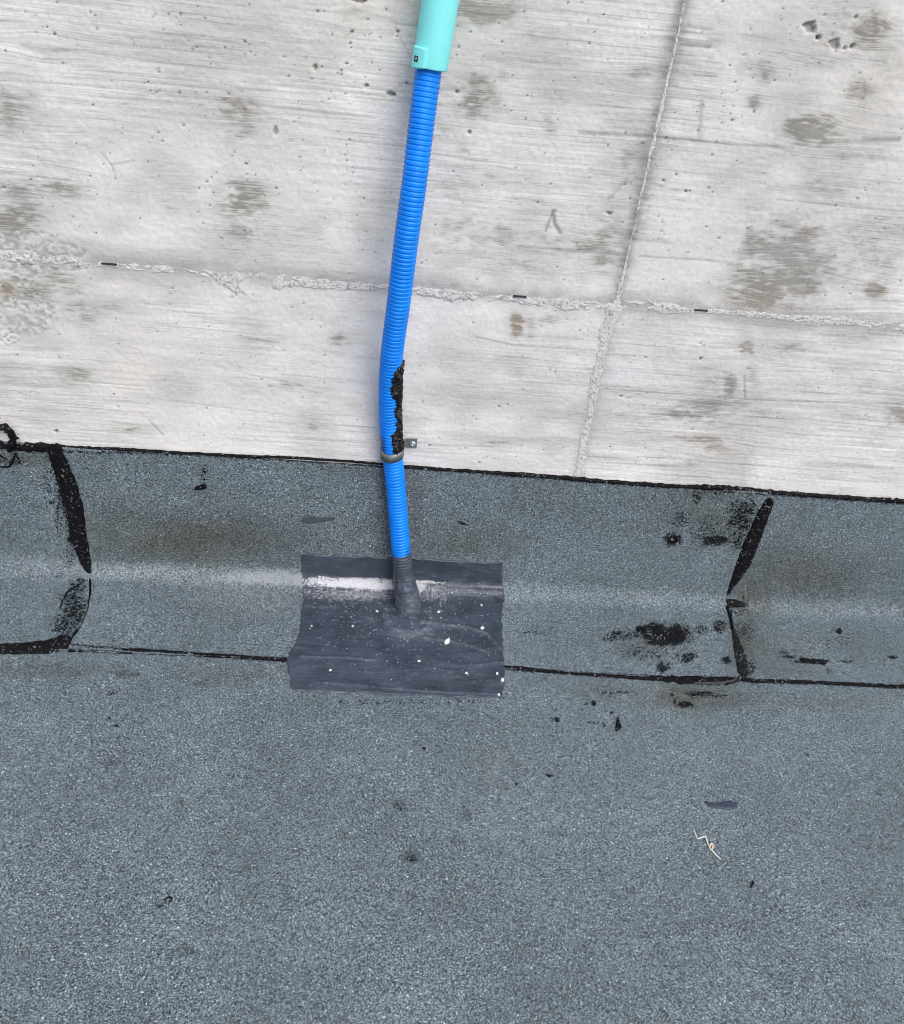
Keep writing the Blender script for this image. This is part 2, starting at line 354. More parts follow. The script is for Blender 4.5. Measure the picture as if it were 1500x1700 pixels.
stains = [(395, 180, 36, 16, .8, OLIVE), (398, 212, 34, 26, .6, GREY), (402, 335, 34, 30, 1.0, OLIVE), (408, 385, 42, 20, .6, GREY), (15, 175, 42, 48, .55, OLIVE),
    (100, 312, 36, 22, .6, OLIVE), (15, 318, 60, 22, .6, GREY), (15, 360, 50, 24, .9, OLIVE), (275, 345, 34, 9, .4, OLIVE), (58, 72, 26, 10, .35, OLIVE),
    (70, 97, 30, 6, .35, OLIVE), (150, 315, 20, 16, .4, GREY), (70, 200, 60, 25, .3, GREY), (440, 340, 60, 60, .22, GREY), (425, 135, 20, 8, .4, GREY),
    (785, 158, 32, 32, .9, OLIVE), (805, 18, 52, 22, 1.0, OLIVE), (838, 128, 14, 10, .6, OLIVE), (770, 246, 12, 10, .8, OLIVE), (912, 207, 14, 20, .55, GREY), (740, 215, 25, 12, .5, GREY),
    (765, 395, 55, 55, .45, GREY), (825, 388, 30, 26, .5, OLIVE), (815, 290, 12, 8, .5, BROWN), (870, 330, 30, 40, .22, GREY), (890, 395, 30, 28, .4, OLIVE), (960, 410, 70, 22, .5, OLIVE),
    (1060, 122, 24, 14, .6, GREY), (1048, 268, 26, 26, .65, OLIVE), (1020, 330, 40, 50, .3, OLIVE), (1005, 430, 30, 26, .5, GREY),
    (1268, 128, 14, 24, .6, OLIVE), (1256, 170, 16, 14, .9, OLIVE), (1350, 218, 46, 26, 1.0, OLIVE), (1330, 200, 30, 34, .4, GREY), (1438, 48, 38, 28, .85, OLIVE), (1430, 150, 24, 18, .75, OLIVE),
    (1424, 198, 14, 22, .4, OLIVE), (1395, 270, 12, 12, .4, GREY), (1358, 315, 28, 24, .55, OLIVE), (1290, 310, 30, 9, .4, GREY), (1340, 382, 12, 9, 1.0, BROWN),
    (1300, 400, 70, 36, .7, GREY), (1245, 395, 14, 16, .8, OLIVE), (1290, 442, 70, 22, .4, OLIVE), (1282, 478, 62, 28, 1.0, OLIVE), (1275, 505, 46, 14, .7, BROWN), (1230, 460, 26, 40, .5, OLIVE),
    (1468, 440, 26, 40, .3, GREY), (1452, 482, 16, 12, .9, BROWN), (1480, 310, 50, 30, .25, GREY), (1420, 400, 70, 60, .35, GREY),
    (1238, 578, 12, 10, .9, BROWN), (1244, 606, 12, 24, .6, BROWN), (1212, 642, 11, 20, .75, OLIVE), (1255, 645, 12, 18, .4, OLIVE), (1155, 688, 70, 18, .65, GREY), (1185, 672, 60, 14, .5, OLIVE),
    (1160, 728, 50, 7, .6, BROWN), (1192, 748, 24, 10, .65, BROWN), (1490, 690, 22, 18, .7, OLIVE), (1450, 720, 24, 22, .35, GREY), (1410, 560, 46, 20, .45, GREY), (1320, 578, 40, 9, .6, OLIVE),
    (1120, 772, 60, 5, .5, OLIVE), (1270, 690, 60, 30, .35, GREY), (1420, 690, 60, 20, .35, GREY),
    (857, 540, 10, 16, 1.2, BROWN), (868, 530, 24, 24, .3, GREY), (880, 545, 8, 20, .5, BROWN), (911, 531, 15, 7, .8, LILAC), (925, 735, 12, 7, .7, BROWN), (925, 632, 16, 10, .4, GREY), (780, 597, 30, 14, .3, GREY), (820, 735, 40, 8, .45, OLIVE), (700, 696, 24, 5, .5, GREY),
    (905, 690, 26, 8, .25, GREY), (1085, 560, 70, 12, .35, GREY), (930, 560, 60, 8, .3, GREY),
    (125, 622, 44, 16, .6, OLIVE), (420, 535, 28, 50, .35, OLIVE), (430, 562, 40, 10, .5, GREY), (560, 562, 14, 12, .6, OLIVE), (70, 470, 60, 26, .75, OLIVE), (135, 520, 40, 26, .55, GREY), (462, 642, 46, 12, .45, GREY),
    (520, 702, 14, 18, .5, OLIVE), (215, 714, 34, 6, .6, OLIVE), (180, 575, 80, 30, .2, GREY), (590, 25, 26, 22, .45, OLIVE), (650, 20, 14, 20, .3, OLIVE), (540, 640, 60, 40, .18, GREY), (620, 640, 20, 70, .15, GREY), (20, 630, 40, 16, .4, GREY),
    (800, 175, 50, 12, .6, OLIVE), (770, 140, 30, 8, .6, OLIVE), (900, 60, 70, 16, .35, GREY), (960, 150, 60, 30, .28, GREY), (740, 330, 50, 60, .38, GREY), (850, 440, 60, 24, .45, OLIVE), (1000, 395, 46, 40, .5, OLIVE), (1070, 330, 14, 40, .45, GREY), (1065, 235, 18, 50, .45, GREY),
    (1130, 110, 26, 30, .4, GREY), (1190, 160, 40, 40, .22, GREY), (1320, 250, 60, 20, .4, GREY), (1480, 100, 40, 50, .4, OLIVE), (1390, 90, 50, 30, .4, GREY), (1460, 380, 50, 50, .4, OLIVE), (1250, 340, 40, 40, .35, GREY), (1320, 450, 90, 50, .5, GREY), (1430, 450, 60, 30, .35, OLIVE),
    (1180, 640, 50, 40, .4, GREY), (1110, 600, 80, 30, .25, GREY), (1220, 700, 50, 24, .45, OLIVE), (1330, 640, 80, 14, .35, GREY), (1460, 640, 60, 20, .4, GREY), (1050, 690, 60, 12, .4, GREY), (870, 620, 60, 30, .2, GREY), (960, 690, 50, 20, .25, GREY), (770, 660, 50, 10, .3, GREY),
    (300, 230, 80, 24, .22, GREY), (150, 230, 80, 30, .25, GREY), (230, 300, 70, 24, .25, GREY), (520, 330, 60, 60, .16, GREY), (480, 200, 60, 40, .18, GREY), (300, 130, 120, 14, .22, GREY), (120, 30, 90, 24, .2, GREY), (90, 260, 60, 20, .35, OLIVE), (330, 400, 60, 20, .22, GREY), (390, 420, 50, 14, .4, GREY), (410, 640, 70, 16, .35, GREY), (320, 600, 90, 12, .25, GREY), (250, 660, 90, 10, .25, GREY), (580, 560, 30, 24, .3, GREY), (590, 450, 24, 60, .25, GREY), (180, 500, 70, 20, .3, GREY), (70, 640, 60, 16, .4, GREY)]
brk = sm(.18, .72, .6 * fbm(PX * 38 + 5, PZ * 85, 44, 4) + .4 * fbm(PX * 120, PZ * 260, 48, 2)) * .95 + .35
near = (PX > -.55) & (PX < .82) & (PZ < .82)
for u, v, ru, rv, k, c in stains:
    b = np.zeros_like(PX); b[near] = blob(Wxz, PX[near], PZ[near], u, v, ru * 1.30, rv * 1.30, .9)
    stain(np.clip(b * k * brk * 1.15, 0, 1.0), c)
far = sm(.55, .75, fbm(PX * 5 + 40, PZ * 7, 49, 3)) * (~near)
stain(far, OLIVE)
# fine dry-brush streaks everywhere
stain(.55 * sm(.42, .78, fbm(wx * 7, Zp * 60, 51, 3)) * sm(.36, .62, fbm(PX * 8, PZ * 12, 53, 2)), LILAC)
stain(.50 * sm(.46, .72, fbm(PX * 13 + 2, PZ * 17, 54, 4)), (.36, .352, .332))
# board edges and strokes
lines = [([(0, 134), (140, 142), (260, 156), (400, 172), (620, 196)], .0009, .45, .0004), ([(960, 222), (1085, 228), (1160, 236), (1230, 241), (1300, 246)], .0016, .55, .0006),
    ([(0, 652), (250, 662), (480, 690)], .0007, .35, .0004), ([(790, 560), (850, 573), (990, 583)], .0011, .45, .0004), ([(1000, 646), (1120, 655), (1250, 664), (1500, 672)], .0009, .5, .0005),
    ([(1432, 233), (1490, 234)], .0026, .7, .0007), ([(1128, 75), (1178, 79)], .0016, .8, .0006), ([(1150, 125), (1188, 127)], .0009, .8, .0005), ([(1140, 43), (1180, 50)], .0018, .5, .0004),
    ([(860, 410), (1040, 424)], .0016, .5, .0004), ([(1060, 426), (1170, 432), (1230, 440)], .0011, .5, .0003), ([(1290, 332), (1420, 345), (1500, 352)], .0009, .5, .0005),
    ([(905, 384), (917, 352), (922, 350)], .0014, .8, .0007), ([(917, 352), (920, 372), (929, 386)], .0020, .8, .0009), ([(246, 697), (270, 722)], .0007, .9, .0007),
    ([(168, 254), (185, 275), (192, 294)], .0009, .6, .0006), ([(185, 274), (222, 268)], .0008, .5, .0004), ([(1235, 625), (1236, 660)], .0014, .6, .0005), ([(1163, 170), (1160, 230)], .0022, .4, .0004),
    ([(655, 40), (695, 43)], .0007, .6, .0004), ([(680, 95), (655, 45)], .0008, .4, .0003), ([(1040, 300), (1010, 330)], .002, .4, .0004), ([(715, 740), (820, 742)], .0008, .4, .0003), ([(370, 612), (500, 640)], .0007, .5, .0003)]
for pts, w, k, dp in lines:
    b = np.zeros_like(PX); b[near] = stroke(Wxz, PX[near], PZ[near], pts, w)
    b *= .6 + .6 * vn(PX * 120, PZ * 120, 55)
    tint(b, (.23, .225, .22), k); H -= dp * b
# halo of rich cement along the formwork joints
jw = .0055 + .006 * fbm(PZ * 40, PZ * 0 + 2, 57, 2)
hv = np.exp(-(np.abs(PX - JX) / jw) ** 2) * np.where(PZ > JZ, 1.0, .55)
tint(hv * (.55 + .6 * vn(PX * 90, PZ * 260, 59)), (.235, .232, .225), .9)
stain(.45 * np.exp(-(np.abs(PX - JX) / .022) ** 2) * (PZ > JZ) * fbm(PX * 30, PZ * 30, 58, 2), (.30, .298, .295))
jw2 = .007 + .011 * fbm(PX * 30, PX * 0 + 5, 61, 3)
hh_ = np.exp(-(np.abs(PZ - JZ - .002) / jw2) ** 2)
tint(hh_ * (.40 + .7 * fbm(PX * 90, PZ * 120, 63, 3)), (.33, .325, .325), .95)
# horizontal smears pulled off the upright joint
tint(np.exp(-((PX - JX - .02) / .035) ** 2) * (PX > JX) * (PZ > JZ) * sm(.62, .85, fbm(wx * 30, PZ * 210, 65, 3)), (.27, .265, .26), .7)
# spalled, crumbly area at the left end of the course joint
sp = np.zeros_like(PX)
for u, v, ru, rv in [(30, 425, 80, 42), (95, 425, 55, 24), (20, 480, 50, 40), (50, 525, 50, 38), (110, 440, 50, 12), (30, 395, 70, 14), (0, 545, 50, 30)]:
    b = np.zeros_like(PX); b[near] = blob(Wxz, PX[near], PZ[near], u, v, ru, rv, 1.5); sp = np.maximum(sp, b)
sp = sm(.35, .6, sp * (.7 + .6 * fbm(PX * 60, PZ * 70, 67, 3)))
cr = fbm(PX * 260, PZ * 300, 69, 3); cr2 = fbm(PX * 45, PZ * 60, 70, 3)
H = H * (1 - .6 * sp) + sp * (.0019 * (cr - .5) - .0022 * cr2 + .0010)
tint(sp * sm(.45, .62, cr2), (.60, .60, .59), .75); tint(sp * sm(.52, .40, cr), (.30, .29, .26), .6)
tint(np.where(near, blob(Wxz, PX, PZ, 12, 480, 14, 14), 0), BROWN, .8)
# pits and broken-out cavities
pit_px = []
for _ in range(820):
    pit_px.append((random.uniform(-40, 1540), random.uniform(-30, 800), random.choice([.5, .6, .7, .8, .9, 1.2])))
for cu, cv, n, su, sv in [(290, 70, 26, 60, 35), (330, 160, 16, 70, 30), (420, 280, 14, 50, 20), (620, 70, 26, 60, 50), (600, 300, 22, 60, 40), (770, 60, 14, 50, 30), (1080, 270, 22, 70, 60), (1180, 330, 22, 80, 60),
        (1300, 60, 14, 70, 40), (1100, 380, 10, 20, 20), (1090, 620, 24, 60, 40), (1090, 750, 22, 60, 25), (860, 690, 14, 50, 50), (330, 540, 10, 80, 50), (1200, 210, 14, 60, 30), (560, 100, 20, 60, 60), (900, 140, 10, 60, 50), (1400, 330, 12, 60, 40)]:
    for _ in range(n): pit_px.append((random.gauss(cu, su), random.gauss(cv, sv), random.choice([.5, .7, .8, 1.0, 1.3])))
pit_px += [(758, 153, 2.0), (779, 220, 2.1), (1012, 355, 2.4), (935, 465, 1.3), (1008, 353, 1.6), (1105, 230, 1.5), (1122, 290, 1.5), (1138, 318, 1.7), (1101, 300, 1.5), (1357, 62, 2.3), (1420, 29, 2.0), (458, 313, 1.3),
           (90, 57, 1.6), (330, 313, 1.4), (93, 717, 2.2), (660, 53, 1.8), (708, 54, 1.8), (584, 53, 1.7), (575, 106, 1.6), (566, 124, 1.4), (713, 740, 1.6), (828, 675, 1.5), (795, 768, 1.5), (405, 384, 1.6), (1215, 200, 1.6), (406, 70, 1.6), (1240, 380, 1.5), (1030, 658, 1.8), (1163, 595, 2.2), (1071, 594, 1.5)]
for u, v, r in pit_px:
    c = Wxz(u, v); r = r * .00072
    if not (xs[0] < c[0] < xs[-1] and zs[0] < c[1] < zs[-1]): continue
    i0, i1 = np.searchsorted(xs, [c[0] - 3 * r, c[0] + 3 * r]); k0, k1 = np.searchsorted(zs, [c[1] - 3 * r, c[1] + 3 * r])
    if i1 <= i0 or k1 <= k0: continue
    dx = (xs[i0:i1] - c[0])[None, :]; dz = (zs[k0:k1] - c[1])[:, None]
    d = np.sqrt(dx * dx * random.uniform(.5, 1.1) + dz * dz * random.uniform(.8, 1.5)) / r
    f = np.clip(1.5 - d, 0, 1)
    H[k0:k1, i0:i1] -= f * min(.0022, 1.5 * r)
    f3 = (f * .92)[..., None]; C[k0:k1, i0:i1] = C[k0:k1, i0:i1] * (1 - f3) + np.array([.07, .068, .064]) * f3  # pit shade painted into the albedo, on top of the real depth
def poly(P, Q, pts, soft):                      # signed-distance mask of a polygon given in photo points
    q = np.array([Wxz(*p) for p in pts]); ins = np.zeros(P.shape, bool); dist = np.full(P.shape, 9.0)
    for a, b in zip(q, np.roll(q, -1, 0)):
        d = b - a; t = np.clip(((P - a[0]) * d[0] + (Q - a[1]) * d[1]) / (d @ d), 0, 1)
        dist = np.minimum(dist, np.hypot(P - a[0] - t * d[0], Q - a[1] - t * d[1]))
        cr_ = (a[1] > Q) != (b[1] > Q); xx = (b[0] - a[0]) * (Q - a[1]) / (b[1] - a[1] + 1e-12) + a[0]; ins ^= cr_ & (P < xx)
    return sm(-soft, soft, np.where(ins, dist, -dist))
cav = [([(1331, 43), (1338, 38), (1352, 36), (1351, 43), (1354, 47), (1352, 55), (1339, 55), (1337, 48)], .0045), ([(1373, 71), (1380, 67), (1392, 64), (1391, 72), (1393, 79), (1389, 83), (1381, 82), (1377, 75)], .0028),
    ([(1409, 80), (1413, 73), (1419, 73), (1418, 79), (1412, 83)], .0035), ([(1397, 84), (1402, 77), (1406, 82)], .003), ([(1354, 66), (1358, 60), (1361, 61), (1360, 66)], .005), ([(582, 0), (605, -4), (609, 2), (600, 8), (590, 5)], .004),
    ([(640, 155), (648, 152), (657, 156), (656, 161), (646, 160)], .004), ([(603, 144), (608, 140), (612, 143), (608, 146)], .003), ([(519, 110), (524, 107), (527, 113), (524, 119), (520, 117)], .0035), ([(453, 216), (457, 208), (461, 219), (458, 226), (454, 223)], .002), ([(89, 716), (94, 714), (96, 716), (92, 719)], .004)]
for pts, dp in cav:
    f = np.zeros_like(PX); f[near] = poly(PX[near], PZ[near], pts, .0007)
    H -= dp * f * (.7 + .6 * vn(PX * 150, PZ * 170, 75)); tint(f, (.27, .26, .24), .85); ST = ST * (1 - f)
# the joint itself lies a little low
SCN = SC / SW[..., None]; SCN[ST < .002] = GREY
wall = thing('concrete_wall', 'board-marked pale grey concrete wall with brown stains and crumbly casting joints', 'wall', (0, 0.12, 0))
ix = int(np.argmin(abs(xs - JX))); iz = int(np.argmin(abs(zs - JZ)))
for (a, b) in ((0, ix), (ix, len(xs) - 1)):
    for (c, d) in ((0, iz), (iz, len(zs) - 1)):
        X = PX[c:d + 1, a:b + 1]; Z = PZ[c:d + 1, a:b + 1]; hgt = H[c:d + 1, a:b + 1]
        co = np.stack([X, -hgt, Z], -1)
        mesh('concrete_panel', co, gridfaces(X.shape[0], X.shape[1]), M_CON, wall, colors=C[c:d + 1, a:b + 1], colors2=SCN[c:d + 1, a:b + 1],
             attrs={'stain': ST[c:d + 1, a:b + 1], 'grain_z': Zp[c:d + 1, a:b + 1], 'grain': gmask[c:d + 1, a:b + 1] * (1 - sp[c:d + 1, a:b + 1])})
def box(name, lo, hi, mat, parent=None, bev=0.0):
    import bmesh
    bm = bmesh.new(); bmesh.ops.create_cube(bm, size=1.0)
    for v in bm.verts: v.co = Vector([lo[i] + (v.co[i] + .5) * (hi[i] - lo[i]) for i in range(3)])
    if bev > 0: bmesh.ops.bevel(bm, geom=bm.edges[:], offset=bev, segments=2, affect='EDGES')
    me = bpy.data.meshes.new(name); bm.to_mesh(me); bm.free()
    return link(name, me, mat, parent, smooth=False)
core = box('wall_core', (-3.5, .010, -.05), (3.5, .25, 2.3), M_CON, wall)
core.data.attributes.new('stain', 'FLOAT', 'POINT'); at = core.data.attributes.new('albedo', 'FLOAT_COLOR', 'POINT'); at.data.foreach_set('color', np.tile([.5, .5, .5, 1], len(core.data.vertices)).astype(np.float32))

def ridge(pts, parent, vertical=False, hgt=.0042, seed=0, step=.0008, nc=22):
    # pts: photo (u, v, width px) down the ridge; a crumbly fin of cement paste squeezed out of the joint
    q = np.array([[*Wxz(u, v), w * .00062] for u, v, w in pts])
    k = 1 if vertical else 0
    o = np.argsort(q[:, k]); q = q[o]
    a = np.arange(q[0, k], q[-1, k], step); t = np.linspace(-1, 1, nc)
    mid = np.interp(a, q[:, k], q[:, 1 - k]); wd = np.interp(a, q[:, k], q[:, 2])
    mid = mid + .0012 * (fbm(a * 160, a * 0 + seed, 81, 3) - .5)
    A, T = np.meshgrid(a, t, indexing='ij')
    edge = 1 + 1.3 * (fbm(A * 130, T * .6 + seed, 83, 4) - .5)
    B = mid[:, None] + T * wd[:, None] * .5 * edge
    body = np.clip(1 - np.abs(T) ** 4, 0, 1)
    crumb = .55 * vn(A * 760, B * 760, 85 + seed) + .45 * fbm(A * 330, B * 330, 86 + seed, 2); lump = fbm(A * 110, B * 150, 87 + seed, 3)
    h = body * hgt * .20 * (.05 + 1.5 * (crumb - .2) + .6 * lump) - .0007 * (1 - body)
    gone = .75 * sm(.45, .31, fbm(A * 55 + 3 * seed, T * .8, 89, 3)); h = h * (1 - gone) - .0006 * gone
    h[:, 0] = -.002; h[:, -1] = -.002
    X, Z = (B, A) if vertical else (A, B)
    c = np.ones(A.shape + (3,)) * np.array([.575, .572, .565])
    w1 = sm(.55, .75, crumb)[..., None]; c = c * (1 - .45 * w1) + np.array([.65, .648, .64]) * .45 * w1
    w2 = sm(.46, .30, crumb)[..., None]; c = c * (1 - .75 * w2) + np.array([.25, .248, .24]) * .75 * w2
    w3 = (sm(.45, .98, np.abs(T)) * .75)[..., None]; c = c * (1 - w3) + np.array([.42, .415, .415]) * w3
    return mesh('joint_ridge', np.stack([X, -h, Z], -1), gridfaces(len(a), nc, flip=not vertical), M_CON, wall, colors=c, colors2=c * .5, attrs={'stain': .22 * sm(.4, .7, lump), 'grain_z': Z, 'grain': 0 * A})
ridge([(-60, 418, 20), (0, 424, 22), (60, 430, 20), (120, 434, 18), (180, 440, 11), (260, 446, 15), (330, 455, 14), (365, 464, 26), (385, 470, 46), (405, 472, 48), (440, 468, 36), (480, 467, 24), (560, 474, 19), (640, 478, 16),
       (700, 484, 20), (740, 490, 26), (790, 492, 20), (850, 496, 14), (900, 502, 20), (930, 506, 26), (960, 508, 22), (1000, 507, 18), (1030, 507, 16)], wall, seed=1)
ridge([(1016, 508, 20), (1050, 508, 24), (1080, 508, 26), (1110, 512, 28), (1140, 516, 16), (1200, 518, 11), (1250, 522, 16), (1300, 527, 14), (1340, 530, 18), (1400, 534, 18), (1460, 541, 18), (1560, 549, 18)], wall, seed=2)
ridge([(1152, -60, 6), (1137, 0, 6), (1122, 70, 6), (1108, 130, 8), (1095, 190, 8), (1082, 245, 9), (1072, 290, 6), (1062, 330, 5), (1050, 385, 6), (1042, 420, 5), (1033, 460, 7), (1026, 490, 11), (1022, 505, 20)], wall, True, .0036, 3)
ridge([(1022, 505, 30), (1016, 525, 44), (1006, 545, 36), (1001, 570, 24), (996, 595, 16), (994, 610, 28), (989, 625, 22), (984, 655, 26), (980, 680, 18), (974, 705, 18), (968, 735, 18), (964, 760, 22), (960, 790, 24)], wall, True, .0040, 4)
for (u, v, l) in ((180, 440, 26), (863, 494, 24), (1165, 517, 24)):
    c = W(u, v, -.004); e = l * .00062 / 2
    n = box('nail', (c[0] - e, -.0022, c[2] - .0008), (c[0] + e, .006, c[2] + .0008), M_DARK, wall, .0003)

# ------------------------------------------------------------------ roof deck sheet and upstand strips
TH = .003
SF = S2 + (.147 - RC)                           # the strips' front edge on the roof
SMUT = [(660, 1336, 9, 9, .9), (773, 1353, 9, 10, .8), (682, 1422, 15, 15, .85), (755, 1396, 16, 13, .5), (186, 1265, 14, 12, .6), (312, 1579, 16, 9, .7), (208, 1118, 20, 6, .7), (335, 1136, 18, 7, .6), (300, 1340, 8, 10, .5), (265, 1503, 10, 5, .6), (1430, 1500, 14, 10, .4), (130, 1430, 10, 8, .35), (912, 1288, 10, 4, .6), (597, 1293, 4, 8, .6)]
def masks(X, S, tar, damp_shade, dust):
    nx = (X > -.60) & (X < .88) & (S < .75)
    out = {}
    for nm, lst in (('tar', tar), ('damp_shade', damp_shade), ('dust', dust), ('smut', SMUT)):
        a = np.zeros_like(X)
        for it in lst:
            if it[0] == 'L':
                b = np.zeros_like(X); b[nx] = stroke(XS, X[nx], S[nx], it[1], it[2]); a = np.maximum(a, b * it[3]); continue
            u, v, ru, rv, k = it[:5]
            b = np.zeros_like(X); b[nx] = blob(XS, X[nx], S[nx], u, v, ru, rv, it[5] if len(it) > 5 else 1.4)
            a = np.maximum(a, b * k)
        if nm == 'tar':
            a = a * (.35 + 1.25 * fbm(X * 210, S * 230, 91, 3))
        elif nm == 'damp_shade':
            a = a * (.6 + .8 * fbm(X * 30, S * 40, 93, 3))
        else:
            a = a * (.6 + .8 * fbm(X * 120, S * 150, 95, 3))
        out[nm] = np.clip(a, 0, .86 if nm == 'tar' else 1.3)
    return out
FRONT = [(-90, 1074), (0, 1078), (110, 1072), (150, 1079), (260, 1083), (330, 1088), (478, 1097), (840, 1110), (950, 1119), (1060, 1127), (1230, 1131), (1300, 1133), (1420, 1138), (1600, 1147)]
TOPL = [(-100, 732), (0, 741), (112, 745), (300, 752), (650, 773), (840, 787), (1010, 800), (1180, 811), (1282, 818), (1420, 829), (1620, 842)]
EDGE = [('L', FRONT, .0026, .62), ('L', TOPL, .0024, .55)]
TARS = EDGE + [(1085, 1052, 26, 16, 1.35), (1118, 1057, 26, 18, 1.35), (1100, 1068, 34, 10, 1.2), (1040, 1057, 44, 10, .62), (1015, 1062, 20, 6, .6), (1160, 1052, 18, 8, .5), (1115, 893, 15, 11, 1.0), (1185, 893, 24, 9, 1.15), (1128, 858, 18, 14, .5), (1232, 845, 30, 26, .68), (1228, 892, 22, 18, .75),
    (1225, 865, 26, 16, .75), (1155, 822, 8, 14, .65), (1080, 802, 36, 5, .85), (1103, 805, 8, 6, 1.1), (1192, 1045, 14, 12, .85), (1135, 1095, 20, 9, .85), (1203, 1102, 8, 6, 1.1), (1099, 1112, 12, 12, .85), (1070, 1085, 46, 18, .40), (1190, 880, 60, 30, .35),
    (1210, 1020, 24, 14, .5), (340, 785, 8, 18, .45), (880, 1052, 40, 4, .35), (910, 788, 24, 4, .5), (1180, 812, 50, 8, .4)]
DAMP_SHADE = [(330, 895, 170, 44, .85), (200, 880, 80, 50, .6), (1330, 950, 110, 45, .7), (1250, 990, 40, 60, .8), (1235, 1065, 30, 45, .9), (1290, 1090, 70, 40, .45), (1180, 850, 70, 50, .45), (125, 850, 26, 90, .3), (760, 900, 80, 26, .45), (60, 760, 90, 10, .5), (1080, 1070, 60, 26, .4), (690, 830, 14, 80, .5), (640, 850, 12, 80, .3)]  # the two tall spots flanking the conduit are its shade, painted in
DUST = [(300, 950, 190, 18, .27), (450, 958, 90, 15, .80), (505, 962, 50, 14, .95), (70, 945, 90, 26, .10), (930, 985, 110, 18, .06), (1110, 990, 110, 20, .08), (1420, 1010, 120, 18, .05), (440, 990, 120, 30, .16), (860, 1130, 30, 30, .12)]
def sheet(name, xl, xr, x_axis, s_axis, offf, tar, damp_shade, dust, parent=None, skirt=TH):
    # x_axis: parameter 0..1 between the ragged left edge xl(s) and right edge xr(s)
    T, S = np.meshgrid(x_axis, s_axis)
    a = xl(s_axis)[:, None]; b = xr(s_axis)[:, None]
    X = a + T * (b - a)
    off = offf(X, S)
    mk = masks(X, S, tar, damp_shade, dust)
    P = surf(X, S, off)
    # close the cut edges with a rim going down to the layer below
    def pad(A, lo): return np.concatenate([A[:1], A, A[-1:]], 0)
    P2 = np.pad(P, ((1, 1), (1, 1), (0, 0)), 'edge')
    y, z, ny, nz = prof(np.pad(S, 1, 'edge')); dn = np.stack([np.zeros_like(y), ny, nz], -1)
    rim = np.zeros(P2.shape[:2], bool); rim[0] = rim[-1] = True; rim[:, 0] = rim[:, -1] = True
    P2[rim] -= dn[rim] * skirt
    mk = {k: np.pad(v, 1, 'edge') for k, v in mk.items()}
    mk['tar'][rim] = .75
    return mesh(name, P2, gridfaces(P2.shape[0], P2.shape[1], flip=True), M_MEM, parent, attrs=mk)
# the roof deck: one big sheet of slate-surfaced bitumen
dx = axis(-.52, .84, .0020, -3.5, 3.5); dsx = axis(S2 + .04, S2 + .60, .0020, S2 + .001, 5.2)
deck_tar = [('L', FRONT, .0036, .58), (1115, 1152, 3, 9, .8), (1119, 1163, 3, 6, .8), (1160, 1152, 26, 5, .9), (1190, 1155, 20, 3, .6), (1136, 1170, 16, 6, .9), (985, 1167, 4, 5, 1.2), (972, 1170, 3, 3, 1.1), (1003, 1206, 3, 3, 1.3), (1014, 1184, 3, 3, 1.0), (1025, 1150, 40, 3, .45),
    (990, 1200, 40, 2, .4), (663, 1340, 6, 5, .42), (686, 1426, 9, 8, .40), (225, 1120, 6, 5, .7), (925, 1196, 4, 4, 1.2),
    (920, 1195, 5, 4, .9), (703, 1243, 4, 3, 1.0), (912, 1288, 9, 3, .7), (597, 1293, 3, 6, .7), (302, 1335, 5, 4, .6), (310, 1345, 3, 8, .5), (194, 1205, 4, 3, 1.2), (182, 1192, 4, 3, 1.0), (296, 1159, 4, 2, 1.1), (187, 1150, 10, 4, .6), (265, 1503, 8, 4, .6), (856, 1302, 3, 3, 1), (1340, 1253, 3, 3, 1.2), (130, 1430, 5, 5, .3), (1430, 1500, 12, 8, .3), (830, 1160, 200, 8, .14), (660, 1165, 180, 5, .30)]
deck_damp = [(1150, 1155, 90, 26, .85), (60, 1110, 120, 14, .4), (390, 1120, 80, 14, .35), (1010, 1145, 70, 12, .4), (1350, 1165, 120, 10, .3), (820, 1270, 60, 60, .15)]
deck_dust = [(1180, 1330, 10, 8, .1)]
deck = sheet('roof_deck', lambda s: np.full(len(s), -3.5), lambda s: np.full(len(s), 3.5), (dx + 3.5) / 7.0, dsx, lambda X, S: np.zeros_like(X), deck_tar, deck_damp, deck_dust, skirt=.02)
kind(deck, 'structure'); deck['label'] = 'blue-grey slate-granule bitumen roofing sheet covering the flat roof'

def edge_fn(pts, seed, amp=.0022):
    q = np.array([XS(*p) for p in pts]); q = q[np.argsort(q[:, 1])]
    return lambda s: np.interp(s, q[:, 1], q[:, 0]) + amp * (fbm(np.asarray(s) * 120, np.asarray(s) * 0 + seed, 97, 4) - .5)
midL = edge_fn([(108, 748), (127, 790), (140, 835), (149, 900), (153, 942), (153, 985), (148, 1015), (138, 1042), (122, 1064), (116, 1078)], 1)
midR = edge_fn([(1267, 826), (1251, 852), (1230, 900), (1214, 945), (1203, 982), (1201, 1010), (1210, 1050), (1216, 1090), (1222, 1132)], 2, .0016)
ss = np.concatenate([np.linspace(0.0, SF, int(SF / .0016))])
def off_mid(X, S):
    xl = midL(S[:, 0])[:, None]; xr = midR(S[:, 0])[:, None]
    return TH + TH * np.clip(sm(.07, .05, X - xl) + sm(.07, .05, xr - X), 0, 1) + .0006 * (fbm(X * 40, S * 40, 99, 2) - .5)
def off_side(X, S): return TH + .0006 * (fbm(X * 40, S * 40, 101, 2) - .5)
sL = thing('upstand_strip', 'left granule-surfaced upstand strip ending at the wide ragged tar seam', 'roofing strip', (-.5, -.05, 0), 'bitumen upstand strips along the wall')
sM = thing('upstand_strip', 'long middle upstand strip of grey granules behind the blue conduit', 'roofing strip', (.07, -.05, 0), 'bitumen upstand strips along the wall')
